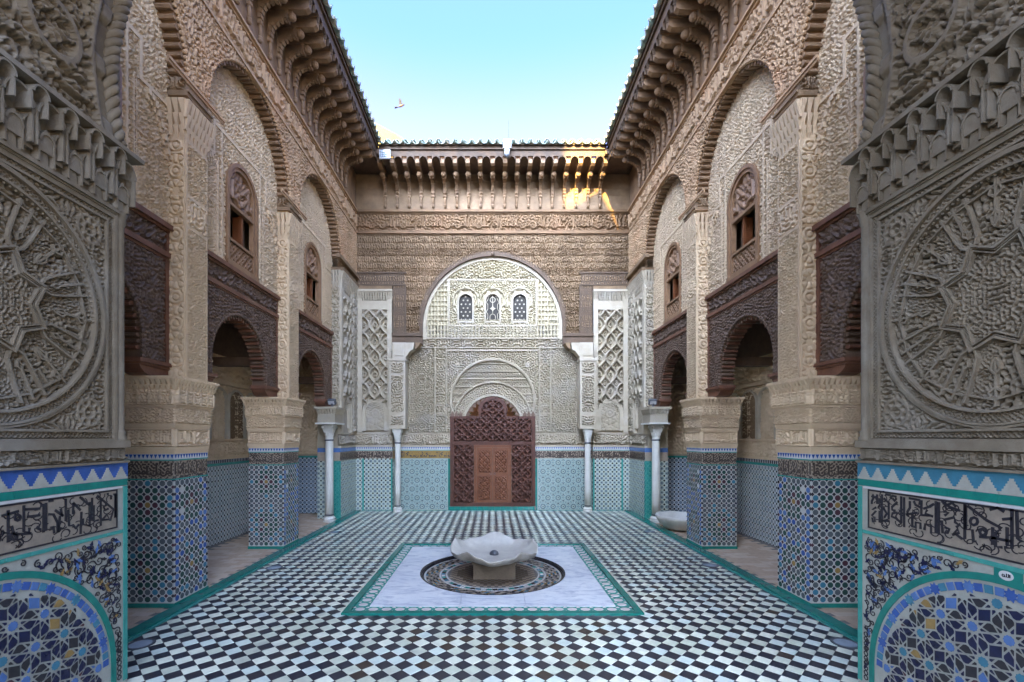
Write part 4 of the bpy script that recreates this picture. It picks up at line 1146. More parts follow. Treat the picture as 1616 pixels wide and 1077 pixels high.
# middle plaster field
DR, DZ = .705, 2.10
def dhole(U, V): return ((V > DZ) & (np.hypot(U, V-DZ) < DR)) | ((V <= 2.31) & (np.abs(U) < DW))
def dproj(U, V):
    d = np.maximum(np.hypot(U, V-DZ), 1e-6)
    return np.where(V > 2.31, U/d*DR, U), np.where(V > 2.31, DZ+(V-DZ)/d*DR, V)
def mid(U, V):
    au = np.abs(U); r1 = np.hypot(U, V-2.68)
    rows = np.maximum(arab(U, V, .15, .15, 1.2, .2)*.55, ridge(V/.19, .08)*.8)
    r2 = np.hypot(U, V-2.2)
    ringp = worm(np.arctan2(U, V-2.2)*.9, r2, .055, 6, 4, 3)*.6
    sp_ = worm(U, V, .056, 9, 7, 5)*.8
    side = np.maximum(worm(au-1.75, V, .05, 3, 5, 6)*.7, arab(au-1.75, V, .22, .22, 1.2, .14))
    h = np.where((r1 < 1.0) & (au < 1.0) , np.where(r2 < .93, ringp, rows), np.where(au < 1.10, sp_, side))
    h = np.where((au > 1.20) & (au < 1.38) & (V < 4.0), worm(au-1.29, V, .055, 5, 1.8, 5), h)
    h = np.where(V > 4.0, worm(U, V, .06, 2, 5, 3), h)
    h = np.where(V > 4.24, np.maximum(ridge(U/.085, .25), ridge(V/.13, .12))*.8, h)
    lines = ((np.abs(au-1.15) < .022) & (V < 4.0)) | ((np.abs(au-1.42) < .02) & (V < 4.0)) | (np.abs(V-4.23) < .02) | (np.abs(V-4.0) < .015) | ((np.abs(au-1.02)<.02)&(V<2.4))
    lines = lines | ((np.abs(r1-1.03) < .03) & (V > 2.35)) | ((np.abs(r2-.945) < .018) & (V > 2.3))
    return np.where(lines, 1.0, h*.8)
relief('carved_plaster', ew, M['stucco'], FM, -2.10, 2.10, 1.91, 4.55, .0125, mid, .03, dhole, dproj)
b = MB(); b.ring(FM, 0, 2.68, 1.005, 1.06, -.30, PI+.30, 0, .045, 56); b.ring(FM, 0, 2.20, .93, .955, .12, PI-.12, 0, .036, 48); b.ring(FM, 0, DZ, DR, DR+.035, .3, PI-.3, -.1, .035, 44)
b.bar(FM, -1.13, 1.13, 3.92, 3.955, 0, .06); b.bar(FM, -1.17, -1.13, 2.3, 3.955, 0, .045); b.bar(FM, 1.13, 1.17, 2.3, 3.955, 0, .045)
for s in (-1, 1):
    b.ring(FM, s*.86, 3.58, .03, .055, 0, 2*PI, 0, .05, 16); b.bar(FM, s*1.29-.10, s*1.29+.10, 2.36, 2.40, 0, .045); b.bar(FM, s*1.29-.10, s*1.29+.10, 2.56, 2.60, 0, .045)
    b.ball(FM(s*.86, 3.58, .02), .03, n=8)
b.obj('arch_moulding', M['plaster'], ew)
b = MB(); b.ring(FM, 0, DZ, DR+.04, DR+.06, .3, PI-.3, 0, .03, 44)
for i in range(52):
    a = .3+(PI-.6)*i/51; b.ball(FM((DR+.015)*math.cos(a), DZ+(DR+.015)*math.sin(a), .03), .018, n=6)
b.obj('bead_moulding', M['plaster'], ew)
# tympanum of the great arch
AR, AZ = 1.74, 4.52
FT = far(YF+.09)
def tymp(U, V):
    au = np.abs(U); r = np.hypot(U, V-AZ)
    h = np.where(V > 5.72, worm(U, V, .065, 14, 7, 5), np.maximum(ridge(U/.08, .24), ridge(V/.12, .14))*.8)
    inn = (au < 1.08) & (V < 5.68)
    h = np.where(inn, worm(U, V, .052, 3, 6, 5)*.7, h)
    for cu in (-.67, 0, .67):
        q_ = np.where(V > 5.16, np.hypot(U-cu, V-5.16), np.abs(U-cu))
        h = np.where((q_ < .30) & (V > 4.6), worm(np.arctan2(U-cu, V-4.7)*.3, q_, .065, 7)*.7, h)
        h = np.where((np.abs(q_-.31) < .016) & (V > 5.0), 1, h)
    return h
wins = [-.67, 0, .67]
def thole(U, V):
    h = np.zeros(U.shape, bool)
    for cu in wins: h |= ((V > 5.16) & (np.hypot(U-cu, V-5.16) < .175)) | ((V <= 5.16) & (V > 4.69) & (np.abs(U-cu) < .175))
    return h | (np.hypot(U, np.maximum(V-AZ, 0)) > AR+.03)
relief('tympanum', ew, M['stucco_cream'], FT, -1.76, 1.76, 4.25, 6.28, .0125, tymp, .028, thole)
b = MB()
b.ring(F, 0, AZ, AR-.105, AR-.03, 0, PI, -.09, -.02, 72); b.bar(F, -AR+.03, -AR+.105, 4.2, AZ, -.09, -.02); b.bar(F, AR-.105, AR-.03, 4.2, AZ, -.09, -.02)
for (u0, u1, v0, v1) in ((-1.10,1.10,5.66,5.70),(-1.10,1.10,4.53,4.57),(-1.10,-1.06,4.57,5.66),(1.06,1.10,4.57,5.66)): b.bar(FT, u0, u1, v0, v1, 0, .04)
b.obj('tympanum_moulding', M['plaster'], ew)
for cu in wins:
    b = MB(); b.ring(FT, cu, 5.16, .165, .205, 0, PI, -.06, .045, 20); b.bar(FT, cu-.205, cu-.165, 4.66, 5.16, -.06, .045); b.bar(FT, cu+.165, cu+.205, 4.66, 5.16, -.06, .045); b.bar(FT, cu-.205, cu+.205, 4.62, 4.66, -.06, .05)
    wn = b.obj('arched_window', M['plaster'], ew)
    b = MB(); pts = [(cu-.17,4.66),(cu+.17,4.66)]+[(cu+.17*math.cos(PI*i/14), 5.16+.17*math.sin(PI*i/14)) for i in range(15)]
    b.poly(FT, pts, -.03, -.022); b.obj('pane', M['win_glass'], wn)
    b = MB()
    if cu == 0:
        b.ring(FT, 0, 5.2, .055, .072, 0, 2*PI, -.05, -.02, 18); b.ring(FT, 0, 4.78, .06, .075, 0, PI, -.05, -.02, 12)
        b.bar(FT, -.075, -.06, 4.66, 4.78, -.022, .002); b.bar(FT, .06, .075, 4.66, 4.78, -.022, .002)
        b.poly(FT, [(0,4.88),(.02,4.95),(.07,4.98),(.02,5.01),(0,5.08),(-.02,5.01),(-.07,4.98),(-.02,4.95)], -.022, .002)
        b.bar(FT, -.008, .008, 4.85, 5.33, -.022, -.002)
        for s in (-1, 1):
            b.ribbon(FT, [(s*.165,4.68),(s*.12,4.74),(s*.12,4.84),(s*.16,4.9),(s*.12,4.97),(s*.12,5.08),(s*.16,5.14),(s*.12,5.2),(s*.1,5.27),(s*.04,5.32)], .014, -.022, .002)
    else:
        for j in range(7):
            for i in range(-1, 2):
                x = cu+i*.105+(j % 2)*.05; y = 4.71+j*.095
                if abs(x-cu) < .15 and (y < 5.16 or math.hypot(x-cu, y-5.16) < .14):
                    b.poly(FT, [(x+(.026 if k % 2 else .014)*math.cos(k*PI/6), y+(.026 if k % 2 else .014)*math.sin(k*PI/6)) for k in range(12)], -.022, -.012)
    b.obj('tracery', M['plaster'], wn)
# weathered wood above with its great arch
WZ = 4.06
def whole(U, V):
    au = np.abs(U)
    return ((V >= AZ) & (np.hypot(U, V-AZ) < AR)) | ((V < AZ) & (au < AR)) | ((V < 5.50) & (au > 2.44))
def wproj(U, V):
    d = np.maximum(np.hypot(U, V-AZ), 1e-6); inn = (np.hypot(U, np.maximum(V-AZ, 0)) < AR+.001)
    return np.where(inn, np.where(V >= AZ, U/d*AR, np.sign(U)*AR), np.where(V < 5.5, np.sign(U)*np.minimum(np.abs(U), 2.44), U)), np.where(inn & (V >= AZ), AZ+(V-AZ)/d*AR, V)
def wf(U, V):
    rowh = .16; rrow = np.floor(V/rowh); f = V/rowh-rrow
    a = worm(np.abs(U)+.04*(rrow % 2), (f-.5)*rowh, .056, 7, 3.2, 2)
    a2 = arab(U, V, rowh, rowh, 1.3, .2)
    return np.where((rrow % 3) == 0, a2, a)*(np.abs(f-.5) < .44)
relief('carved_wood', ew, M['wood_grey'], F, -PX, PX, WZ+.28, 6.78, .0125, wf, .022, whole, wproj)
b = MB()
b.ring(F, 0, AZ, AR-.028, AR+.05, 0, PI, -.09, .045, 72); b.ring(F, 0, AZ, AR+.05, AR+.10, 0, PI, -.09, .016, 72)
for s in (-1, 1):
    rc = lambda a, c: (min(s*a, s*c), max(s*a, s*c))
    b.bar(F, *rc(AR-.028, AR+.05), WZ+.24, AZ, -.09, .045)
    b.bar(F, *rc(2.16, 2.44), WZ+.28, 5.50, -.05, .035); b.bar(F, *rc(2.12, 2.16), WZ+.28, 5.50, -.05, .05)
    b.bar(F, *rc(AR-.03, 2.46), WZ, WZ+.20, -.09, .06); b.bar(F, *rc(AR-.03, 2.46), WZ+.20, WZ+.28, -.09, .09)
    b.bar(F, *rc(2.12, PX), 5.50, 5.54, -.05, .06); b.bar(F, *rc(2.16, PX), 5.54, 5.80, -.05, .030); b.bar(F, *rc(2.12, PX), 5.80, 5.84, -.05, .05)
b.ball(F(0, AZ+AR+.01, .05), .05, n=8)
b.obj('wood_moulding', M['arch_wood'], ew)
relief('carved_frieze', ew, M['frieze'], F, -PX, PX, 6.86, 7.27, .0125, lambda U, V: kufic(U+11, V, 6.88, .37, 41), .024)
b = MB(); b.bar(F, -PX, PX, 6.78, 6.83, -.1, .05); b.bar(F, -PX, PX, 6.83, 6.862, -.1, .028); b.bar(F, -PX, PX, 7.27, 7.30, -.1, .035); b.bar(F, -PX, PX, 7.30, 7.335, -.1, .07); b.bar(F, -PX, PX, 7.335, 7.37, -.1, .045)
b.obj('cornice_moulding', M['frieze'], ew)
b = MB()
for i in range(5): b.bar(F, -PX, PX, 7.372+i*.176, 7.372+(i+1)*.176-.004, -.1, -.002*(i % 2))
b.obj('boarding', M['wood_grey'], ew)
for s in (-1, 1):
    b = MB(); b.box(min(s*2.58, s*3.5), max(s*2.58, s*3.5), 10.42, YF+.1, 8.27, 8.38); b.box(min(s*2.7, s*3.6), max(s*2.7, s*3.6), 10.6, YF+.2, 8.38, 8.55)
    b.obj('corner_soffit', M['wood_dark'], ew)
b = MB(); b.bar(F, -DW-.02, DW+.02, 0, .095, -.35, .02); b.obj('door_step', M['mortar'], ew)
for i in range(15):
    b = MB(); b.bar(F, -DW-.02+i*.1396, -DW-.02+i*.1396+.136, 0, .097, .02, .026)
    b.obj('step_tile', M['green'], ew)
b = MB(); b.bar(F, -1.3, 1.3, .0, 3.1, -1.6, -1.5); b.obj('dark_opening_panel', M['wood_dark'], ew)  # dark panel stands in for the unlit depth behind the door arch
b = MB(); rr = random.Random(5)
for i in range(40):
    x, z = rr.uniform(-.75, .75), rr.uniform(2.2, 2.9); a = rr.uniform(0, 6)
    G = Fr((x, YF+.9+rr.uniform(0, .3), z), (math.cos(a), 0, math.sin(a)), (-math.sin(a)*.9, .4, math.cos(a)*.9)); b.poly(G, [(-.06,0),(0,-.02),(.06,0),(0,.02)], 0, .002)
b.obj('foliage_behind', M['leaf'], ew, kind='stuff')

# ------------------------------------------------------------------ wooden door screen
dr = thing('wooden_door', 'large carved red-brown wooden door screen with arched crest and small double door', 'door', (0, YF+.03, .097))
FD = far(YF+.02)
b = MB(); zt = 2.31; cr, cz = .345, 2.43
b.bar(FD, -DW, DW, .10, zt, -.08, -.02)
b.poly(FD, [(-cr,zt),(cr,zt)]+[(cr*math.cos(PI*i/20), cz+cr*math.sin(PI*i/20)) for i in range(21)], -.08, -.02)
b.obj('board', M['wood_dark'], dr)
G1 = FD.off(-.016)
lat = lambda U, V: girih(U, V-.05, .30, .085)
def crest_hole(U, V): return (V > zt-.05) & (np.abs(U) > cr-.06) | (V > cz) & (np.hypot(U, V-cz) > cr-.07)
relief('lattice_panel', dr, M['wood_door'], G1, -.95, .95, 1.70, 2.72, .011, lat, .030, crest_hole)
for s in (-1, 1): relief('lattice_panel', dr, M['wood_door'], G1, min(s*.47, s*.95), max(s*.47, s*.95), .19, 1.60, .011, lambda U, V: girih(U-s*.71, V-.14, .30, .085), .030)
b = MB()
for s in (-1, 1):
    b.bar(FD, min(s*.955, s*DW), max(s*.955, s*DW), .10, zt, -.018, .028); b.bar(FD, min(s*(cr-.02), s*DW), max(s*(cr-.02), s*DW), zt-.07, zt, -.018, .034)
    b.bar(FD, min(s*(cr-.06), s*cr), max(s*(cr-.06), s*cr), zt-.03, cz, -.018, .03)
b.bar(FD, -.955, .955, .10, .185, -.018, .026); b.bar(FD, -.955, .955, 1.605, 1.69, -.018, .026); b.ring(FD, 0, cz, cr-.075, cr, 0, PI, -.018, .03, 28); b.ring(FD, 0, cz, cr-.015, cr+.02, 0, PI, -.018, .02, 28)
b.obj('frame', M['wood_door'], dr)
b = MB(); b.bar(FD, -.455, -.40, .187, 1.603, -.018, .02); b.bar(FD, .40, .455, .187, 1.603, -.018, .02); b.bar(FD, -.40, .40, 1.545, 1.603, -.018, .02); b.obj('door_jamb', M['wood_leaf'], dr)
for s in (-1, 1):
    lo, hi = min(s*.006, s*.395), max(s*.006, s*.395)
    b = MB(); b.bar(FD, lo, hi, .19, 1.54, -.018, .004)
    for (u0, u1, v0, v1) in ((lo, lo+.05, .19, 1.54),(hi-.05, hi, .19, 1.54),(lo+.05, hi-.05, .19, .26),(lo+.05, hi-.05, .84, .93),(lo+.05, hi-.05, 1.47, 1.54)): b.bar(FD, u0, u1, v0, v1, .004, .016)
    lf = b.obj('door_leaf', M['wood_leaf'], dr)
    for v0, v1 in ((.262,.838),(.932,1.468)):
        relief('carved_panel', lf, M['wood_leaf'], FD.off(.005), lo+.052, hi-.052, v0, v1, .010, lambda U, V: girih(U-(lo+hi)/2, V-(v0+v1)/2, .145, .10), .014)
    b = MB(); b.ring(FD, s*.045, .9, .018, .026, 0, 2*PI, .018, .026, 12); b.obj('handle', M['metal'], lf)
b = MB()
for i in range(13):
    a = .42+(PI-.84)*i/12; c_, s_ = math.cos(a), math.sin(a)
    G = Fr(FD(.665*c_, DZ+.665*s_, -.06), (-s_, 0, c_), (c_, 0, s_))
    b.poly(G, [(-.045,.045),(-.05,.0),(0,-.10 if i % 2 else -.07),(.05,.0),(.045,.045)][::-1], -.01, .02)
b.obj('pointed_fringe', M['wood_dark'], dr)
for s in (-1, 1):
    b = MB()
    for i in range(3):
        x = s*(.79+.1*i); b.poly(FD, [(x-.042,zt),(x+.042,zt),(x+.046,zt+.05),(x,zt+.13),(x-.046,zt+.05)], -.03, .01)
    b.obj('pointed_finial', M['wood_dark'], dr)

# ------------------------------------------------------------------ small fittings on the far eave
f = thing('floodlight', 'small grey-faced LED floodlight at the left end of the far eave', 'floodlight', (-2.46, 10.36, 8.24))
b = MB(); G = far(10.38)
b.bar(G, -2.58, -2.33, 8.14, 8.34, -.05, 0); b.obj('housing', M['white_plastic'], f)
b = MB(); b.bar(G, -2.555, -2.355, 8.165, 8.315, 0, .006); b.obj('lens', M['metal'], f)
b = MB()
for i in range(4):
    for j in range(3): b.bar(G, -2.545+i*.048, -2.508+i*.048, 8.175+j*.046, 8.21+j*.046, .006, .010)
b.obj('led_chips', M['glass'], f)
b = MB(); b.box(-2.5, -2.42, 10.42, 10.47, 8.2, 8.28); b.obj('bracket', M['metal'], f)
f = thing('security_camera', 'white box and dome security camera hung midway along the far eave', 'camera', (.33, 10.38, 8.4))
b = MB(); b.box(.235, .42, 10.34, 10.46, 8.36, 8.56); b.obj('junction_box', M['white_plastic'], f)
b = MB(); b.lathe((.325, 10.38, 0), [(.055,8.20),(.06,8.25),(.06,8.36)], 16); b.obj('housing', M['white_plastic'], f, smooth=True)
b = MB(); b.ball((.325, 10.36, 8.19), .05, n=12); b.obj('dome', M['metal'], f, smooth=True)
f = thing('antenna', 'thin pale antenna mast rising above the security camera', 'antenna', (.37, 10.6, 8.56))
b = MB(); b.tube([(.37,10.6,8.55),(.37,10.6,9.15)], .005, 6); b.obj('mast', M['metal'], f)
b = MB(); b.lathe((.37,10.6,0), [(.012,8.5),(.012,8.62)], 8); b.obj('socket', M['metal'], f)
for s, l in ((-1, 'left'), (1, 'right')):
    f = thing('spotlight', 'small black spotlight on the %s marble column impost, by the corner pier' % l, 'spotlight', (s*3.44, 9.75, 2.432), 'spotlights on the column imposts')
    G = Fr((s*3.42, 9.72, 2.55), (1,0,0), (0,-.5,.87))
    b = MB(); b.bar(G, -.09, .07, -.06, .05, -.05, .03); b.obj('housing', M['metal'], f)
    b = MB(); b.bar(G, -.075, .055, -.045, .035, .03, .036); b.obj('lens', M['white_plastic'], f)
    b = MB(); b.box(s*3.42-.02, s*3.42+.02, 9.70, 9.74, 2.43, 2.53); b.obj('stand', M['metal'], f)
f = thing('small_bird', 'small orange-breasted bird flying in the sky above the far eave', 'bird', (-3.1, 15.4, 13.0))
bx, by, bz = -3.1, 15.4, 12.98
b = MB(); b.tube([(bx-.11,by,bz-.05),(bx-.06,by,bz-.03),(bx,by,bz),(bx+.06,by,bz+.025),(bx+.10,by,bz+.04),(bx+.13,by,bz+.035)], [.012,.028,.042,.034,.026,.006], 8)
for s in (-1, 1):
    wp = [(.0,.0,.015),(.04,s*.08,.06),(.02,s*.19,.10),(-.05,s*.30,.075),(-.05,s*.18,.055),(-.06,s*.07,.01)]
    lo_ = [(bx+a, by+c*.35, bz+q+abs(c)*.35) for a, c, q in wp]
    b.add(lo_ + [(x, y, z+.008) for x, y, z in lo_], [(0,1,2,3,4,5),(11,10,9,8,7,6)]+[(i, (i+1) % 6, 6+(i+1) % 6, 6+i) for i in range(6)])
b.add([(bx-.09,by-.01,bz-.045),(bx-.20,by-.04,bz-.06),(bx-.21,by+.04,bz-.075),(bx-.09,by+.01,bz-.055),(bx-.09,by-.01,bz-.037),(bx-.20,by-.04,bz-.052),(bx-.21,by+.04,bz-.067),(bx-.09,by+.01,bz-.047)], [(0,1,2,3),(7,6,5,4),(0,4,5,1),(1,5,6,2),(2,6,7,3),(3,7,4,0)])
b.obj('body', M['bird'], f)
b = MB(); b.ball((bx+.02, by-.012, bz-.008), .038, n=10, sc=(1.3,.9,.95)); b.obj('breast', M['bird_breast'], f, smooth=True)

# ------------------------------------------------------------------ neighbouring house, added sun blocker and passage roof
nb = thing('neighbouring_house', 'sunlit ochre gable roof of a house rising behind the far eave at left', 'house', (-7.5, 21, 0))
b = MB(); b.box(-12, -3.4, 20, 27, 0, 14.2); b.obj('wall', M['plaster'], nb)
b = MB(); b.poly(far(19.8), [(-12.5,14.2),(-3.0,14.2),(-4.2,14.95),(-5.3,15.55),(-6.5,16.0),(-9,16.0),(-12.5,14.6)], -8, 0); b.obj('roof', M['hill'], nb)
hl = thing('sun_blocker', 'unseen block added behind the viewpoint to shade the court from the low sun', 'house', (-15, -15, 0))
T_ = math.tan(SUN_EL)
b = MB(); b.poly(far(-14), [(-9,-.1),(3.2,-.1),(3.2,8.9+17*T_),(-1.25,8.9+23*T_),(-1.25,7.9+23.4*T_),(-1.8,7.95+25.6*T_),(-2.72,7.36+25.6*T_),(-2.72,8.9+26*T_),(-9,8.9+26*T_)], 0, .5); b.obj('wall', M['plaster'], hl)  # added unseen blocker; its notch lets sun onto the far eave's right end
pr_ = thing('passage_roof', 'flat roof over the passage in front of the courtyard', 'roof', (0, 1.5, 6.3))
b = MB(); b.box(-3.5, 3.5, .2, 3.2, 6.2, 6.5); b.obj('slab', M['plaster'], pr_)
# ------------------------------------------------------------------ interlaced star zellij (decagon and bow-tie tiling)
def graph_faces(segs, tol=1e-5):
    key = lambda p: (round(p[0]/tol/10), round(p[1]/tol/10))
    pts = {}; adj = {}
    for a, b in segs:
        ka, kb = key(a), key(b)
        if ka == kb: continue
        pts[ka] = a; pts[kb] = b
        adj.setdefault(ka, set()).add(kb); adj.setdefault(kb, set()).add(ka)
    order = {}
    for k, ns in adj.items():
        p = pts[k]; order[k] = sorted(ns, key=lambda q: math.atan2(pts[q][1]-p[1], pts[q][0]-p[0]))
    seen = set(); out = []
    for a in adj:
        for b in adj[a]:
            if (a, b) in seen: continue
            f = []; x, y = a, b
            while (x, y) not in seen and len(f) < 200:
                seen.add((x, y)); f.append(pts[x])
                o = order[y]; i = o.index(x); x, y = y, o[(i-1) % len(o)]
            A = sum(f[i][0]*f[(i+1) % len(f)][1]-f[(i+1) % len(f)][0]*f[i][1] for i in range(len(f)))/2
            if A > 1e-9: out.append((f, A))
    return out
def hankin(poly, th):
    n = len(poly); rays = []
    for i in range(n):
        a, b = poly[i], poly[(i+1) % n]; mx, my = (a[0]+b[0])/2, (a[1]+b[1])/2
        e = math.atan2(b[1]-a[1], b[0]-a[0])
        rays.append((mx, my, math.cos(e+th), math.sin(e+th), i)); rays.append((mx, my, math.cos(e+PI-th), math.sin(e+PI-th), i))
    c = []
    for i in range(len(rays)):
        for j in range(i+1, len(rays)):
            a, b = rays[i], rays[j]
            if a[4] == b[4]: continue
            d = a[2]*b[3]-a[3]*b[2]
            if abs(d) < 1e-6: continue
            s = ((b[0]-a[0])*b[3]-(b[1]-a[1])*b[2])/d; t = ((b[0]-a[0])*a[3]-(b[1]-a[1])*a[2])/d
            if s > 1e-6 and t > 1e-6: c.append((s+t, i, j, (a[0]+a[2]*s, a[1]+a[3]*s)))
    c.sort(key=lambda x: x[0]); used = set(); segs = []
    for _, i, j, q in c:
        if i in used or j in used: continue
        used |= {i, j}; segs += [((rays[i][0], rays[i][1]), q), ((rays[j][0], rays[j][1]), q)]
    return segs
def rosette(poly, th, lim):
    """rays of a decagon run on through two crossings to make the ten-pointed star and its petals"""
    n = len(poly); rays = []; segs = []
    for i in range(n):
        a, b = poly[i], poly[(i+1) % n]; mx, my = (a[0]+b[0])/2, (a[1]+b[1])/2; e = math.atan2(b[1]-a[1], b[0]-a[0])
        for an in (e+th, e+PI-th): rays.append((mx, my, math.cos(an), math.sin(an), i))
    X = [[0.0] for _ in rays]
    for i in range(len(rays)):
        for j in range(i+1, len(rays)):
            a, b = rays[i], rays[j]
            d = a[2]*b[3]-a[3]*b[2]
            if a[4] == b[4] or abs(d) < 1e-6: continue
            s = ((b[0]-a[0])*b[3]-(b[1]-a[1])*b[2])/d; t = ((b[0]-a[0])*a[3]-(b[1]-a[1])*a[2])/d
            if 1e-6 < s < lim and 1e-6 < t < lim: X[i].append(s); X[j].append(t)
    for r_, xs in zip(rays, X):
        xs = sorted(xs); q = [xs[0]] + [x for k, x in enumerate(xs[1:]) if x-xs[k] > 1e-6]
        for t0, t1 in zip(q[:-1], q[1:]): segs.append(((r_[0]+r_[2]*t0, r_[1]+r_[3]*t0), (r_[0]+r_[2]*t1, r_[1]+r_[3]*t1)))
    return segs
def star_faces(pitch, box, th):
    ap = pitch/2; Rr = ap/math.cos(PI/10)
    v1 = (pitch, 0); v2 = (pitch*math.cos(2*PI/5), pitch*math.sin(2*PI/5))
    u0, u1, w0, w1 = box; segs = []; n = 14
    for i in range(-n, n+1):
        for j in range(-n, n+1):
            cx, cy_ = 2.40+i*v1[0]+j*v2[0], .42+i*v1[1]+j*v2[1]
            if not (u0-pitch < cx < u1+pitch and w0-pitch < cy_ < w1+pitch): continue
            pg = [(cx+Rr*math.cos(PI/10+k*PI/5), cy_+Rr*math.sin(PI/10+k*PI/5)) for k in range(10)]
            segs += [(pg[k], pg[(k+1) % 10]) for k in range(10)]
    out = []
    for f, A in graph_faces(segs):
        if len(f) == 6: out += hankin(f, th)
        elif len(f) == 10: out += rosette(f, th, .8092*Rr)
    return graph_faces(out)
def inset(poly, d):
    n = len(poly); out = []
    for i in range(n):
        p, q, r = poly[i-1], poly[i], poly[(i+1) % n]
        e1 = (q[0]-p[0], q[1]-p[1]); e2 = (r[0]-q[0], r[1]-q[1])
        l1 = math.hypot(*e1) or 1e-9; l2 = math.hypot(*e2) or 1e-9
        n1 = (-e1[1]/l1, e1[0]/l1); n2 = (-e2[1]/l2, e2[0]/l2)
        k = 1+n1[0]*n2[0]+n1[1]*n2[1]
        if k < .12: k = .12
        out.append((q[0]+(n1[0]+n2[0])*d/k, q[1]+(n1[1]+n2[1])*d/k))
    A = sum(out[i][0]*out[(i+1) % n][1]-out[(i+1) % n][0]*out[i][1] for i in range(n))/2
    return out, A

# ------------------------------------------------------------------ passage walls in the foreground
WX, WY = -2.64, 3.30
F = lef(WX)
KR = [[(45,230),(60,205),(70,225),(45,270),(45,300)],[(100,200),(100,300)],[(150,200),(150,490)],[(125,240),(125,290)],[(90,335),(50,360),(90,370),(45,420),(75,440),(80,480),(55,485),(50,440)],
 [(125,370),(125,490),(150,490)],[(150,470),(230,480)],[(185,200),(240,210)],[(170,240),(220,290),(220,460)],[(235,240),(260,215),(300,225)],[(260,240),(280,270),(300,240)],[(310,280),(255,330),(255,360),(290,370)],
 [(170,350),(200,400),(175,440)],[(310,390),(260,395),(250,430),(300,450),(350,500),(320,520)],[(350,220),(350,500)],[(380,230),(380,540)],[(430,240),(540,260),(540,310)],[(440,270),(440,340),(415,380),(420,430)],
 [(480,270),(500,310),(560,340)],[(400,410),(520,390)],[(465,400),(465,540),(500,545),(500,490),(550,500),(550,560)],[(560,260),(560,420),(640,420)],[(580,350),(640,330),(690,300)],[(620,360),(600,400),(680,430)],
 [(710,270),(710,600),(660,600),(660,520),(600,510),(590,570)],[(740,280),(740,610)],[(770,270),(850,330),(960,370)],[(830,310),(880,290),(920,330)],[(790,380),(840,390),(800,420)],[(770,470),(780,600),(830,600),(850,560),(800,540)],
 [(790,465),(900,440),(910,490),(950,520),(920,540)],[(880,620),(950,600),(940,560),(900,600),(980,660),(1010,660),(1010,300)],[(1020,310),(1020,560),(1090,570),(1100,690),(1130,690)],[(1040,320),(1240,470),(1390,550),(1330,600),(1330,740),(1400,750)],
 [(1105+40*math.cos(a*.8),480+40*math.sin(a*.8)) for a in range(9)],[(1200+35*math.cos(a*.8),590+35*math.sin(a*.8)) for a in range(9)],[(1160,640),(1300,650),(1500,690)],[(1300,540),(1300,720)],[(1270,360),(1350,340),(1420,380)],[(1400,460),(1510,450)],
 [(1500,350),(1500,760),(1420,750)],[(1550,370),(1560,660),(1600,690)],[(1450,540),(1450,730)]]
KL = [[(1390,150),(1390,430)],[(1340,170),(1340,220)],[(1370,160),(1420,140),(1420,430),(1380,430)],[(1300,140),(1300,170)],[(1170,170),(1370,340),(1330,480)],[(1290,280),(1250,310),(1270,350),(1310,330)],[(1230,470),(1290,400),(1320,460),(1230,470)],
 [(1215,220),(1215,540)],[(1130,290),(1130,480),(1190,470)],[(1110,200),(1110,480)],[(1080,250),(1080,550),(1000,520),(1000,450)],[(960,190),(1080,290)],[(980,370),(970,640)],[(880,260),(970,350)],[(880,260),(880,400)],[(820,340),(830,540),(880,530),(910,570),(950,520)],
 [(790,210),(790,480)],[(730,330),(740,420)],[(660,350),(760,420)],[(720,420),(700,620),(740,560)],[(580,240),(640,230)],[(550,260),(550,600)],[(520,270),(520,620)],[(580,400),(640,400),(690,500),(690,620)],[(590,590),(640,560),(650,630)],
 [(280,290),(280,610),(340,620),(350,560)],[(300,340),(480,330)],[(320,430),(480,410)],[(430,560),(490,590)],[(90,350),(90,740)],[(10,420),(220,360)],[(205+35*math.cos(a*.8),440+35*math.sin(a*.8)) for a in range(9)],[(130,540),(160,650),(230,640)],
 [(160+40*math.cos(a*.8),670+40*math.sin(a*.8)) for a in range(9)],[(240,640),(370,630)]]
def survey(left):
    """letter strokes of the tile inscription as (distance along the passage, height) on the wall"""
    out = []
    for ln in (KL if left else KR):
        q = []
        for x, y in ln:
            if left: px, py = .13*x, 760+.13*y; p = 777.5-px
            else: px, py = 1370+.1522*x, 750+.1522*y; p = px-777.5
            Y = 2.64*720/p; q.append((min(Y, 3.19), 1.8-(py-690)*Y/720))
        if left: q = [(y_, z_) for y_, z_ in q]
        out.append(q)
    return out
ORN_SEED = 8
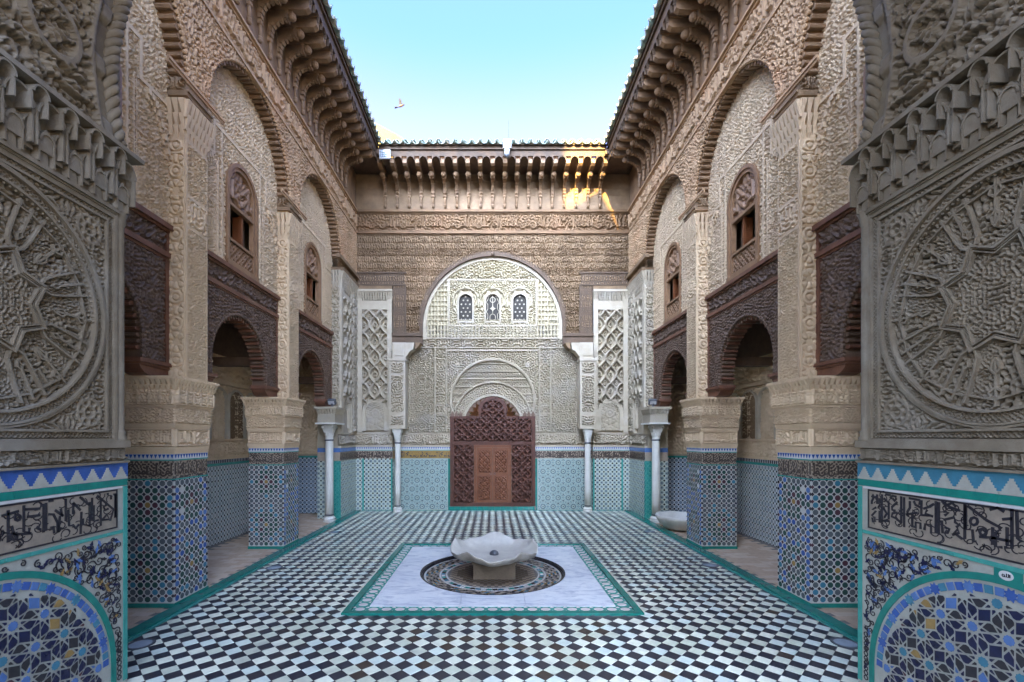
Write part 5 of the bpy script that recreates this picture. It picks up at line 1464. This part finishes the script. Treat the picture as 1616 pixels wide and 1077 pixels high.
def passage_wall(label, left):
    w = thing('passage_wall', label, 'wall', (WX-.3, 2.0, 0))
    b = MB(); b.box(-PX-.0, WX-.004, -1.2, WY, 0, 1.617); b.obj('tile_bed', M['shaded_white'], w)
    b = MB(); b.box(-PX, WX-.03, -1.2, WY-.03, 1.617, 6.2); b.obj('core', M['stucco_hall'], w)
    # --- tiled dado
    b = MB(); b.bar(F, 0, WY+.002, 1.50, 1.617, -.003, .0); b.obj('blue_band', M['blue' if left else 'teal'], w)
    mer = [(-.056,0),(.056,0),(.056,.016),(.044,.016),(.044,.03),(.034,.03),(.034,.044),(.026,.044),(.026,.058),(.017,.058),(.017,.072),(.010,.072),(.010,.086),(-.010,.086),(-.010,.072),(-.017,.072),(-.017,.058),(-.026,.058),(-.026,.044),(-.034,.044),(-.034,.03),(-.044,.03),(-.044,.016),(-.056,.016)]
    b = MB(); b.poly(Fr((0,0,0), F.u, F.v), mer, 0, .003, 0, False); mm_ = b.mesh('merlon_tile', M['shaded_white'])
    for i in range(20): link('merlon_tile', mm_, w, loc=F(WY-.06-.115*i, 1.502, 0))
    def strip(nm, z0, z1, L, m_, y1=WY-.005, y0=.9):
        b = MB(); b.poly(Fr((0,0,0), F.u, F.v), [(0,z0-z1),(L-.002,z0-z1),(L-.002,0),(0,0)], 0, .004, 0, False); q = b.mesh(nm, m_)
        y = y1-L
        while y > y0-.001:
            link(nm, q, w, loc=F(y, z1, random.uniform(-.001, .001))); y -= L
    strip('green_tile', 1.455, 1.50, .13, M['green']); strip('green_tile', 1.118, 1.142, .13, M['green2'], WY-.045)
    strip('white_tile', 1.437, 1.452, .22, M['white'], WY-.05)
    b = MB(); b.poly(Fr((0,0,0), F.u, F.v), [(0,0),(.036,0),(.036,.138),(0,.138)], 0, .004, 0, False); q = b.mesh('edge_tile', M['green2'])
    for i in range(10): link('edge_tile', q, w, loc=F(WY-.042, .06+.139*i, 0))
    b = MB(); b.bar(F, .9, 3.2, 1.165, 1.432, 0, .0025); b.obj('inscription_ground', M['script_ground'], w)
    b = MB()
    for (u0,u1,v0,v1) in ((.9,3.205,1.424,1.434),(.9,3.205,1.163,1.173),(3.195,3.205,1.173,1.424)): b.bar(F, u0, u1, v0, v1, .0, .006)
    for ln in survey(left):
        b.ribbon(F, ln, .0145, .002, .006)
    rr = random.Random(3 if left else 4)
    # fine tendrils between the letters and the unseen rest of the line
    for i in range(70):
        u, v = rr.uniform(2.25, 3.17), rr.uniform(1.19, 1.41); a = rr.uniform(0, 6); r_ = rr.uniform(.012, .022)
        b.ribbon(F, [(u+(r_+.003*k)*math.cos(a+.5*k), v+(r_+.0025*k)*math.sin(a+.5*k)*.9) for k in range(8)], .006, .002, .0045)
    x = 2.2
    while x > .95:
        b.ribbon(F, [(x, 1.2), (x, 1.41)], .016, .002, .006); b.ribbon(F, [(x, 1.2), (x-.07, 1.2), (x-.07, 1.28)], .016, .002, .006); x -= .11
    b.obj('inscription', M['black'], w)
    # arched star panel
    ac, az, ar = 2.35, .23, .845
    b = MB(); b.ring(F, ac, az, ar-.04, ar, 0, PI, 0, .005, 40); b.bar(F, ac+ar-.04, ac+ar, 0.03, az, 0, .005); b.bar(F, ac-ar, ac-ar+.04, 0.03, az, 0, .005)
    b.obj('arch_band', M['green'], w)
    ri = ar-.055; ro = .735
    def inside(p, r):
        return (p[1] >= az and math.hypot(p[0]-ac, p[1]-az) < r) or (p[1] < az and abs(p[0]-ac) < r and p[1] > .035)
    def fit(p, r):
        if p[1] >= az:
            d = math.hypot(p[0]-ac, p[1]-az)
            return p if d <= r else (ac+(p[0]-ac)/d*r, az+(p[1]-az)/d*r)
        return (min(max(p[0], ac-r), ac+r), p[1])
    # border of blue pieces
    k = 0; bd = {}
    for i in range(46):
        a0, a1 = PI*i/46+.006, PI*(i+1)/46-.006
        m_ = M[('blue','teal','sky_blue','blue','sky_blue')[k % 5]]; k += 1
        am = (a0+a1)/2; cu, cv = ac+(ri+ro)/2*math.cos(am), az+(ri+ro)/2*math.sin(am)
        pts = [(ac+r_*math.cos(a)-cu, az+r_*math.sin(a)-cv) for r_, a in ((ro+.006,a0),(ri-.004,a0),(ri-.004,a1),(ro+.006,a1))]
        if k % 4 == 0:
            pts = [((.038 if q_ % 2 else .024)*math.cos(q_*PI/8+am), (.038 if q_ % 2 else .024)*math.sin(q_*PI/8+am)) for q_ in range(16)]
        b = MB(); b.poly(Fr((0,0,0), F.u, F.v), pts, 0, .003, 0, False, .002); b.obj('border_tile', m_, w, loc=F(cu, cv, 0))
    faces = star_faces(.178, (1.5, 3.2, 0, 1.2), R(72))
    rr = random.Random(17)
    shared = {}
    ntile = 0; rest = MB(); restm = [M['navy'], M['black'], M['sky_blue'], M['ochre'], M['maroon'], M['teal']]
    for f, A in sorted(faces, key=lambda t: -sum(p[0] for p in t[0])/len(t[0])):
        if A > .02: continue
        m0 = (sum(p[0] for p in f)/len(f), sum(p[1] for p in f)/len(f))
        if not inside(m0, ro-.012): continue
        f = [fit(p, ro-.004) for p in f]
        n = len(f); pts, A2 = inset(f, .0054)
        if A2 < 2e-5: continue
        cu, cv = sum(p[0] for p in pts)/n, sum(p[1] for p in pts)/n
        if n >= 16: mi = rr.choice([2, 2, 5])
        elif n <= 4 and A < .0006: mi = 1
        else: mi = rr.choices([0, 1, 2, 3, 4], [66, 28, 2, 2, 2])[0]
        loc_pts = [(p[0]-cu, p[1]-cv) for p in pts]
        if ntile < 298:
            b = MB(); b.poly(Fr((0,0,0), F.u, F.v), loc_pts, 0, .003, 0, False)
            b.obj('star_tile', restm[mi], w, loc=F(cu, cv, rr.uniform(-.0006, .0006))); ntile += 1
        else: rest.poly(F, pts, 0, .003, mi, False)
    if rest.v: rest.obj('star_tiles', restm, w, kind='stuff')
    # spandrel of cut scrolls: vines, curls and leaves
    vine = MB(); leaves = []; rr = random.Random(ORN_SEED if left else ORN_SEED+1)
    def ok(u, v, m_=.012): return u < WY-.055-m_ and v < 1.105-m_ and u > 1.5 and v > .03 and (math.hypot(u-ac, v-az) > ar+m_ if v > az else u > ac+ar+m_)
    placed = []
    for t in range(5000):
        u, v = rr.uniform(2.3, 3.24), rr.uniform(.2, 1.1)
        rad = rr.choice([.018, .024, .030])
        if not ok(u, v, rad*.9) or any(math.hypot(u-a, v-c) < .92*(rad+q) for a, c, q in placed): continue
        placed.append((u, v, rad)); a0 = rr.uniform(0, 6.28); sg = rr.choice((-1, 1))
        sp_ = [(u+rad*(1-.055*k)*math.cos(a0+sg*.55*k), v+rad*(1-.055*k)*math.sin(a0+sg*.55*k)) for k in range(15)]
        vine.ribbon(F, sp_, [.004+.004*(1-k/14) for k in range(15)], 0, .003)
        tail = [(sp_[0][0]+.012*k*math.cos(a0-sg*1.57+.25*k*sg), sp_[0][1]+.012*k*math.sin(a0-sg*1.57+.25*k*sg)) for k in range(6)]
        if all(ok(*p, .004) for p in tail): vine.ribbon(F, tail, [.008,.009,.009,.007,.005,.003], 0, .003)
        for q_ in range(1 if rr.random() < .8 else 2):
            la = rr.uniform(0, 6.28); lx, ly = u+rad*1.15*math.cos(la), v+rad*1.15*math.sin(la)
            if ok(lx, ly, .014): leaves.append((lx, ly, la+rr.uniform(-1, 1), rr.choice(['navy','navy','black','ochre','sky_blue','navy','sky_blue'])))
    y = .10
    while y < .42:
        vine.ring(F, 3.225, y, .012, .018, 0, 2*PI, 0, .003, 12); y += .034
    vine.obj('scroll_vines', M['black'], w, kind='stuff')
    lm = {}
    lp = [(-.026,.0),(-.014,.008),(-.004,.005),(.004,.013),(.012,.006),(.028,.003),(.016,-.006),(.006,-.012),(-.002,-.006),(-.014,-.007)]
    for key in ('navy','black','ochre','sky_blue'):
        b = MB(); b.poly(Fr((0,0,0), (1,0,0), (0,1,0)), lp, 0, .0028, 0, False); lm[key] = b.mesh('leaf_tile', M[key])
    basis = Matrix((F.u, F.v, F.n)).transposed()
    for (u, v, a, key) in leaves[:150]:
        o = link('leaf_tile', lm[key], w, loc=F(u, v, .0006))
        o.rotation_euler = (basis @ Matrix.Rotation(a, 3, 'Z')).to_euler()
    if not left:
        b = MB(); b.bar(F, 2.27, 2.40, 1.062, 1.117, 0, .004); b.obj('green_tile', M['green'], w)
        b = MB(); b.ring(F, 2.342, 1.088, 0, .034, 0, 2*PI, .003, .0055, 24, rv=.72); b.obj('name_roundel', M['white'], w)
        # the word reads from the right; on this wall distance runs right to left after mirroring
        b = MB(); k_ = .9
        for ln in ([(-.014,.012),(-.014,-.008),(-.006,-.009)], [(-.004,.012),(-.004,-.008),(.004,-.009)], [(.005,-.009),(.008,.003),(.016,.004),(.019,-.004),(.014,-.010),(.006,-.009)], [(-.021,.010),(-.021,-.009)]):
            b.ribbon(F, [(2.342+k_*x, 1.089+k_*z) for x, z in ln], .0042, .005, .0075)
        b.obj('name_letters', M['black'], w)
    # --- plaster above the tiles
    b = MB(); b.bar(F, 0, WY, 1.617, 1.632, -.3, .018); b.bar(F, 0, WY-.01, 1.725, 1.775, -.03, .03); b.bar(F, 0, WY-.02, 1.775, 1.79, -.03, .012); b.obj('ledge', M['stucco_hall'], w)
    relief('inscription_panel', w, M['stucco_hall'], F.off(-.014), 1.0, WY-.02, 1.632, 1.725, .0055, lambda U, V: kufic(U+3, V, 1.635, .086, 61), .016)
    mc, mz, mr = 2.39, 2.56, .71
    def hf(U, V):
        du, dv = np.abs(U-mc), np.abs(V-mz); r = np.hypot(U-mc, V-mz); th = np.arctan2(V-mz, U-mc)
        sqd = np.maximum(du, dv)
        lat = lattice(U+V*0, V, .026)
        corner_ = np.maximum(worm(U-mc, V-mz, .028, 6, 8, 8), 0)
        rc_ = np.hypot(du-.60, dv-.60)
        corner_ = np.where(rc_ < .085, np.maximum(sstep(np.cos(rc_*150), -.1, .5), sstep(np.cos(8*np.arctan2(dv-.6, du-.6)), 0, .6)*(rc_ > .03)), corner_)
        corner_ = np.where((rc_ > .085) & (rc_ < .097), 1, corner_)
        ringl = lattice(th*.68, r, .030)
        k = 16; tt = np.abs(((th/(2*PI)*k) % 1)-.5)
        sh = np.where((np.floor(th/(2*PI)*k) % 2) == 0, worm(r, th*.5, .022, 2, 9, 9), worm(r, th*.45, .032, 9, 8, 8))
        cen = np.maximum(worm(U-mc, V-mz, .024, 11, 5, 5), arab(U-mc, V-mz, .2, .2, 1.2, .1))
        inn = np.where(r < .235, .15+.75*cen, 0.0+.70*sh)
        h = np.where(r < .625, inn, np.where(r < .69, .40+.6*ringl, .25+.75*corner_))
        h = np.where((sqd > mr+.02) & (sqd < mr+.075), .3+.6*lat, h)
        h = np.where(sqd >= mr+.075, .2, h)
        return h
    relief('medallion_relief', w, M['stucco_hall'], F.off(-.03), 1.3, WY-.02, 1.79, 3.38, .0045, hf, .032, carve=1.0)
    b = MB()
    for (r0, r1, t0, t1) in ((.688,.70,-.02,.022),(.703,.716,-.02,.016),(.618,.632,-.02,.026)): b.ring(F, mc, mz, r0, r1, 0, 2*PI, t0, t1, 96)
    for sgn in (0, 1):
        for s in (-1, 1):
            for (q0, q1, t) in ((mr+.004, mr+.018, .018), (mr+.078, mr+.09, .02)):
                if sgn: b.bar(F, mc-q1, mc+q1, mz+min(s*q0, s*q1), mz+max(s*q0, s*q1), -.02, t)
                else: b.bar(F, mc+min(s*q0, s*q1), mc+max(s*q0, s*q1), mz-q1, mz+q1, -.02, t-.002)
    b.obj('medallion_moulding', M['stucco_hall'], w)
    b = MB()
    for i in range(70):
        a = 2*PI*i/120; b.ball(F(mc+.613*math.cos(a), mz+.613*math.sin(a), .008), .0085, n=5)
    b.obj('bead_ring', M['stucco_hall'], w, kind='stuff')
    # radiating letter shafts: two stems joined by an arch, with a knotted stem between
    pet = MB(); G0 = Fr((0,0,0), F.u, F.v)
    hw = .056
    arch = [(.55,-hw*1.25)] + [(.40,-hw)] + [(.34,-hw*.8),(.31,-hw*.4),(.30,0),(.31,hw*.4),(.34,hw*.8),(.40,hw)] + [(.55,hw*1.25)]
    pet.ribbon(G0, arch, .011, 0, .024)
    for s in (-1, 1): pet.poly(G0, [(.55,s*hw*1.25-.008),(.585,s*hw*1.3-.006),(.585,s*hw*1.3+.006),(.55,s*hw*1.25+.008)], 0, .026)
    pet2 = MB(); pet2.ribbon(G0, [(.42,0),(.59,0)], .013, 0, .023); pet2.ribbon(G0, [(.42,0),(.395,.014),(.365,.0),(.395,-.014),(.42,0)], .008, 0, .023)
    pet2.ribbon(G0, [(.47,-.02),(.475,.02)], .010, 0, .020); pet2.ribbon(G0, [(.53,-.016),(.535,.016)], .010, 0, .020)
    pet3 = MB(); pet3.ribbon(G0, [(.36,0),(.60,0)], .012, 0, .020); pet3.ribbon(G0, [(.43,0),(.405,.022),(.365,.012),(.345,0),(.365,-.012),(.405,-.022),(.43,0)], .010, 0, .022); pet3.ribbon(G0, [(.50,0),(.525,.032),(.555,.022),(.545,0),(.555,-.022),(.525,-.032),(.50,0)], .010, 0, .022)
    pm = [pet.mesh('letter_arch', M['stucco_hall']), pet2.mesh('letter_stem', M['stucco_hall']), pet3.mesh('letter_knot', M['stucco_hall'])]
    for k in range(8):
        a = PI/8+k*PI/4
        for me_, off in ((pm[0], 0), (pm[1], 0), (pm[2], PI/8)):
            o = link(me_.name.split('.')[0], me_, w, loc=F(mc, mz, -.012))
            rm = Matrix.Rotation(a+off, 3, F.n); o.rotation_euler = rm.to_euler()
    def rib_ring(nm, r0, r1, n, wd, t, ph):
        b = MB(); pts = [(mc+(r0 if i % 2 else r1)*math.cos(ph+i*PI/n), mz+(r0 if i % 2 else r1)*math.sin(ph+i*PI/n)) for i in range(2*n+1)]
        b.ribbon(F, pts, wd, -.02, t*.55); b.obj(nm, M['stucco_hall'], w)
    rib_ring('star_strap', .235, .315, 8, .013, .034, PI/8); rib_ring('star_strap', .205, .280, 8, .007, .026, PI/8); rib_ring('star_strap', .222, .300, 8, .005, .018, PI/8); rib_ring('polygon_strap', .555, .565, 8, .009, .018, 0)
    # --- edge shaft, muqarnas cornice
    b = MB(); ec = (WX-.03, WY-.062)
    b.lathe((ec[0], ec[1], 0), [(.055,1.76),(.062,1.79),(.050,1.815),(.058,1.835),(.045,1.85),(.045,3.30),(.055,3.32),(.055,3.36),(.07,3.40)], 14); b.obj('edge_shaft', M['stucco_hall'], w, smooth=True)
    b = MB(); b.bar(F, .5, WY-.11, 3.36, 3.385, -.03, .035); b.bar(F, .5, WY-.11, 3.32, 3.36, -.03, .012); b.bar(F, .5, WY+.01, 3.77, 3.80, -.03, .115); b.bar(F, .5, WY+.005, 3.80, 3.82, -.03, .09); b.bar(F, .5, WY, 3.82, 3.85, -.03, .05)
    b.bar(F, WY-.13, WY-.115, 1.79, 3.36, -.03, .014)
    b.obj('cornice_moulding', M['stucco_hall'], w)
    b = MB(); b.bar(F, .5, WY-.005, 3.385, 3.77, -.03, .0); b.obj('cornice_ground', M['stucco_hall'], w)
    def shell(nm, wd, hh, dp, z):
        """hollow niche: a half-round cell with domed head and raised rim"""
        b = MB(); n = 10; r_ = wd/2; vs = []; fs_ = []
        G0 = Fr((0,0,0), F.u, F.v)
        b.ring(G0, 0, hh-r_, r_-.010, r_, 0, PI, 0, dp, 12, rv=1.15); b.bar(G0, -r_, -r_+.010, 0, hh-r_, 0, dp*.9); b.bar(G0, r_-.010, r_, 0, hh-r_, 0, dp*.9)
        b.poly(G0, [(-r_*.5,0),(r_*.5,0),(r_*.42,hh*.35),(0,hh*.5),(-r_*.42,hh*.35)], 0, dp*.6)
        b.ball(G0(0, hh*.12, dp*.3), r_*.30, n=8, sc=(1,1,1.7))
        m_ = 8
        for j in range(m_+1):
            ph = PI/2*j/m_
            for i in range(n+1):
                a = PI*i/n; rr_ = (r_-.008)*math.cos(ph)
                vs.append(G0(rr_*math.cos(a), hh-r_+ (r_-.008)*1.1*math.sin(ph), dp*.75*(1-math.sin(a)*math.cos(ph))*.9))
        for j in range(m_):
            for i in range(n): k = j*(n+1)+i; fs_.append((k, k+1, k+n+2, k+n+1))
        b.add(vs, fs_)
        return b.mesh(nm, M['stucco_hall'], False)
    sA, sB, sC = shell('stalactite_niche', .165, .27, .085, 0), shell('stalactite_niche', .10, .17, .055, 0), shell('stalactite_niche', .10, .15, .115, 0)
    for i in range(11):
        y_ = WY-.10-.182*i
        link('stalactite_niche', sA, w, loc=F(y_, 3.45, -.005)); link('stalactite_niche', sB, w, loc=F(y_+.0, 3.385, .0))
        link('stalactite_niche', sC, w, loc=F(y_-.091, 3.615, -.004)); link('stalactite_niche', sB, w, loc=F(y_-.091, 3.43, -.002))
    # --- carved wall above, twisted rope along its curved edge
    path = [(3.86,3.22),(4.0,3.185),(4.15,3.16),(4.32,3.145),(4.5,3.165),(4.68,3.20),(4.88,3.25),(5.1,3.32),(5.35,3.44),(5.6,3.6)]
    def edge_at(V): return np.interp(V, [p[0] for p in path], [p[1] for p in path])-.03
    def up(U, V):
        e = edge_at(V)-U
        big = worm(U-2.2, V, .13, 4, 5, 6, -.2, .4); fine = worm(U-2.2, V, .040, 9, 8, 8)
        h = .5*big+.5*fine
        r1 = np.hypot(U-2.72, V-4.25); h = np.where(np.abs(r1-.16) < .02, 1, h); r2 = np.hypot(U-2.45, V-4.55); h = np.where(np.abs(r2-.13) < .018, 1, h)
        h = np.where(e < .13, .25+.5*sstep(np.cos((V-3.9)*16), .2, .9)*(e > .03)*(e < .11), h)
        return np.where((e > .13) & (e < .16), 1, h)
    relief('carved_plaster', w, M['stucco_hall'], F.off(-.028), 1.3, 3.26, 3.85, 5.3, .0075, up, .032, lambda U, V: U > edge_at(V)+.02, lambda U, V: (np.minimum(U, edge_at(V)+.02), V))
    b = MB()
    for k in range(3):
        pts = []
        for q_ in range(150):
            zz = 3.87+q_*.0115; yy = float(np.interp(zz, [p[0] for p in path], [p[1] for p in path])); a = zz*2*PI/.21+k*2*PI/3
            pts.append((WX-.005+.027*math.cos(a), yy+.027*math.sin(a), zz))
        b.tube(pts, .028, 7)
    b.obj('twisted_edge', M['stucco_hall'], w, smooth=True)
    return w
PL = passage_wall('left foreground passage wall with vivid cobalt tile battlements and carved medallion', True)
PR = passage_wall('right foreground passage wall with faded blue-grey tile battlements and carved medallion', False)
PR.scale.x = -1; PR.location.x = -PR.location.x
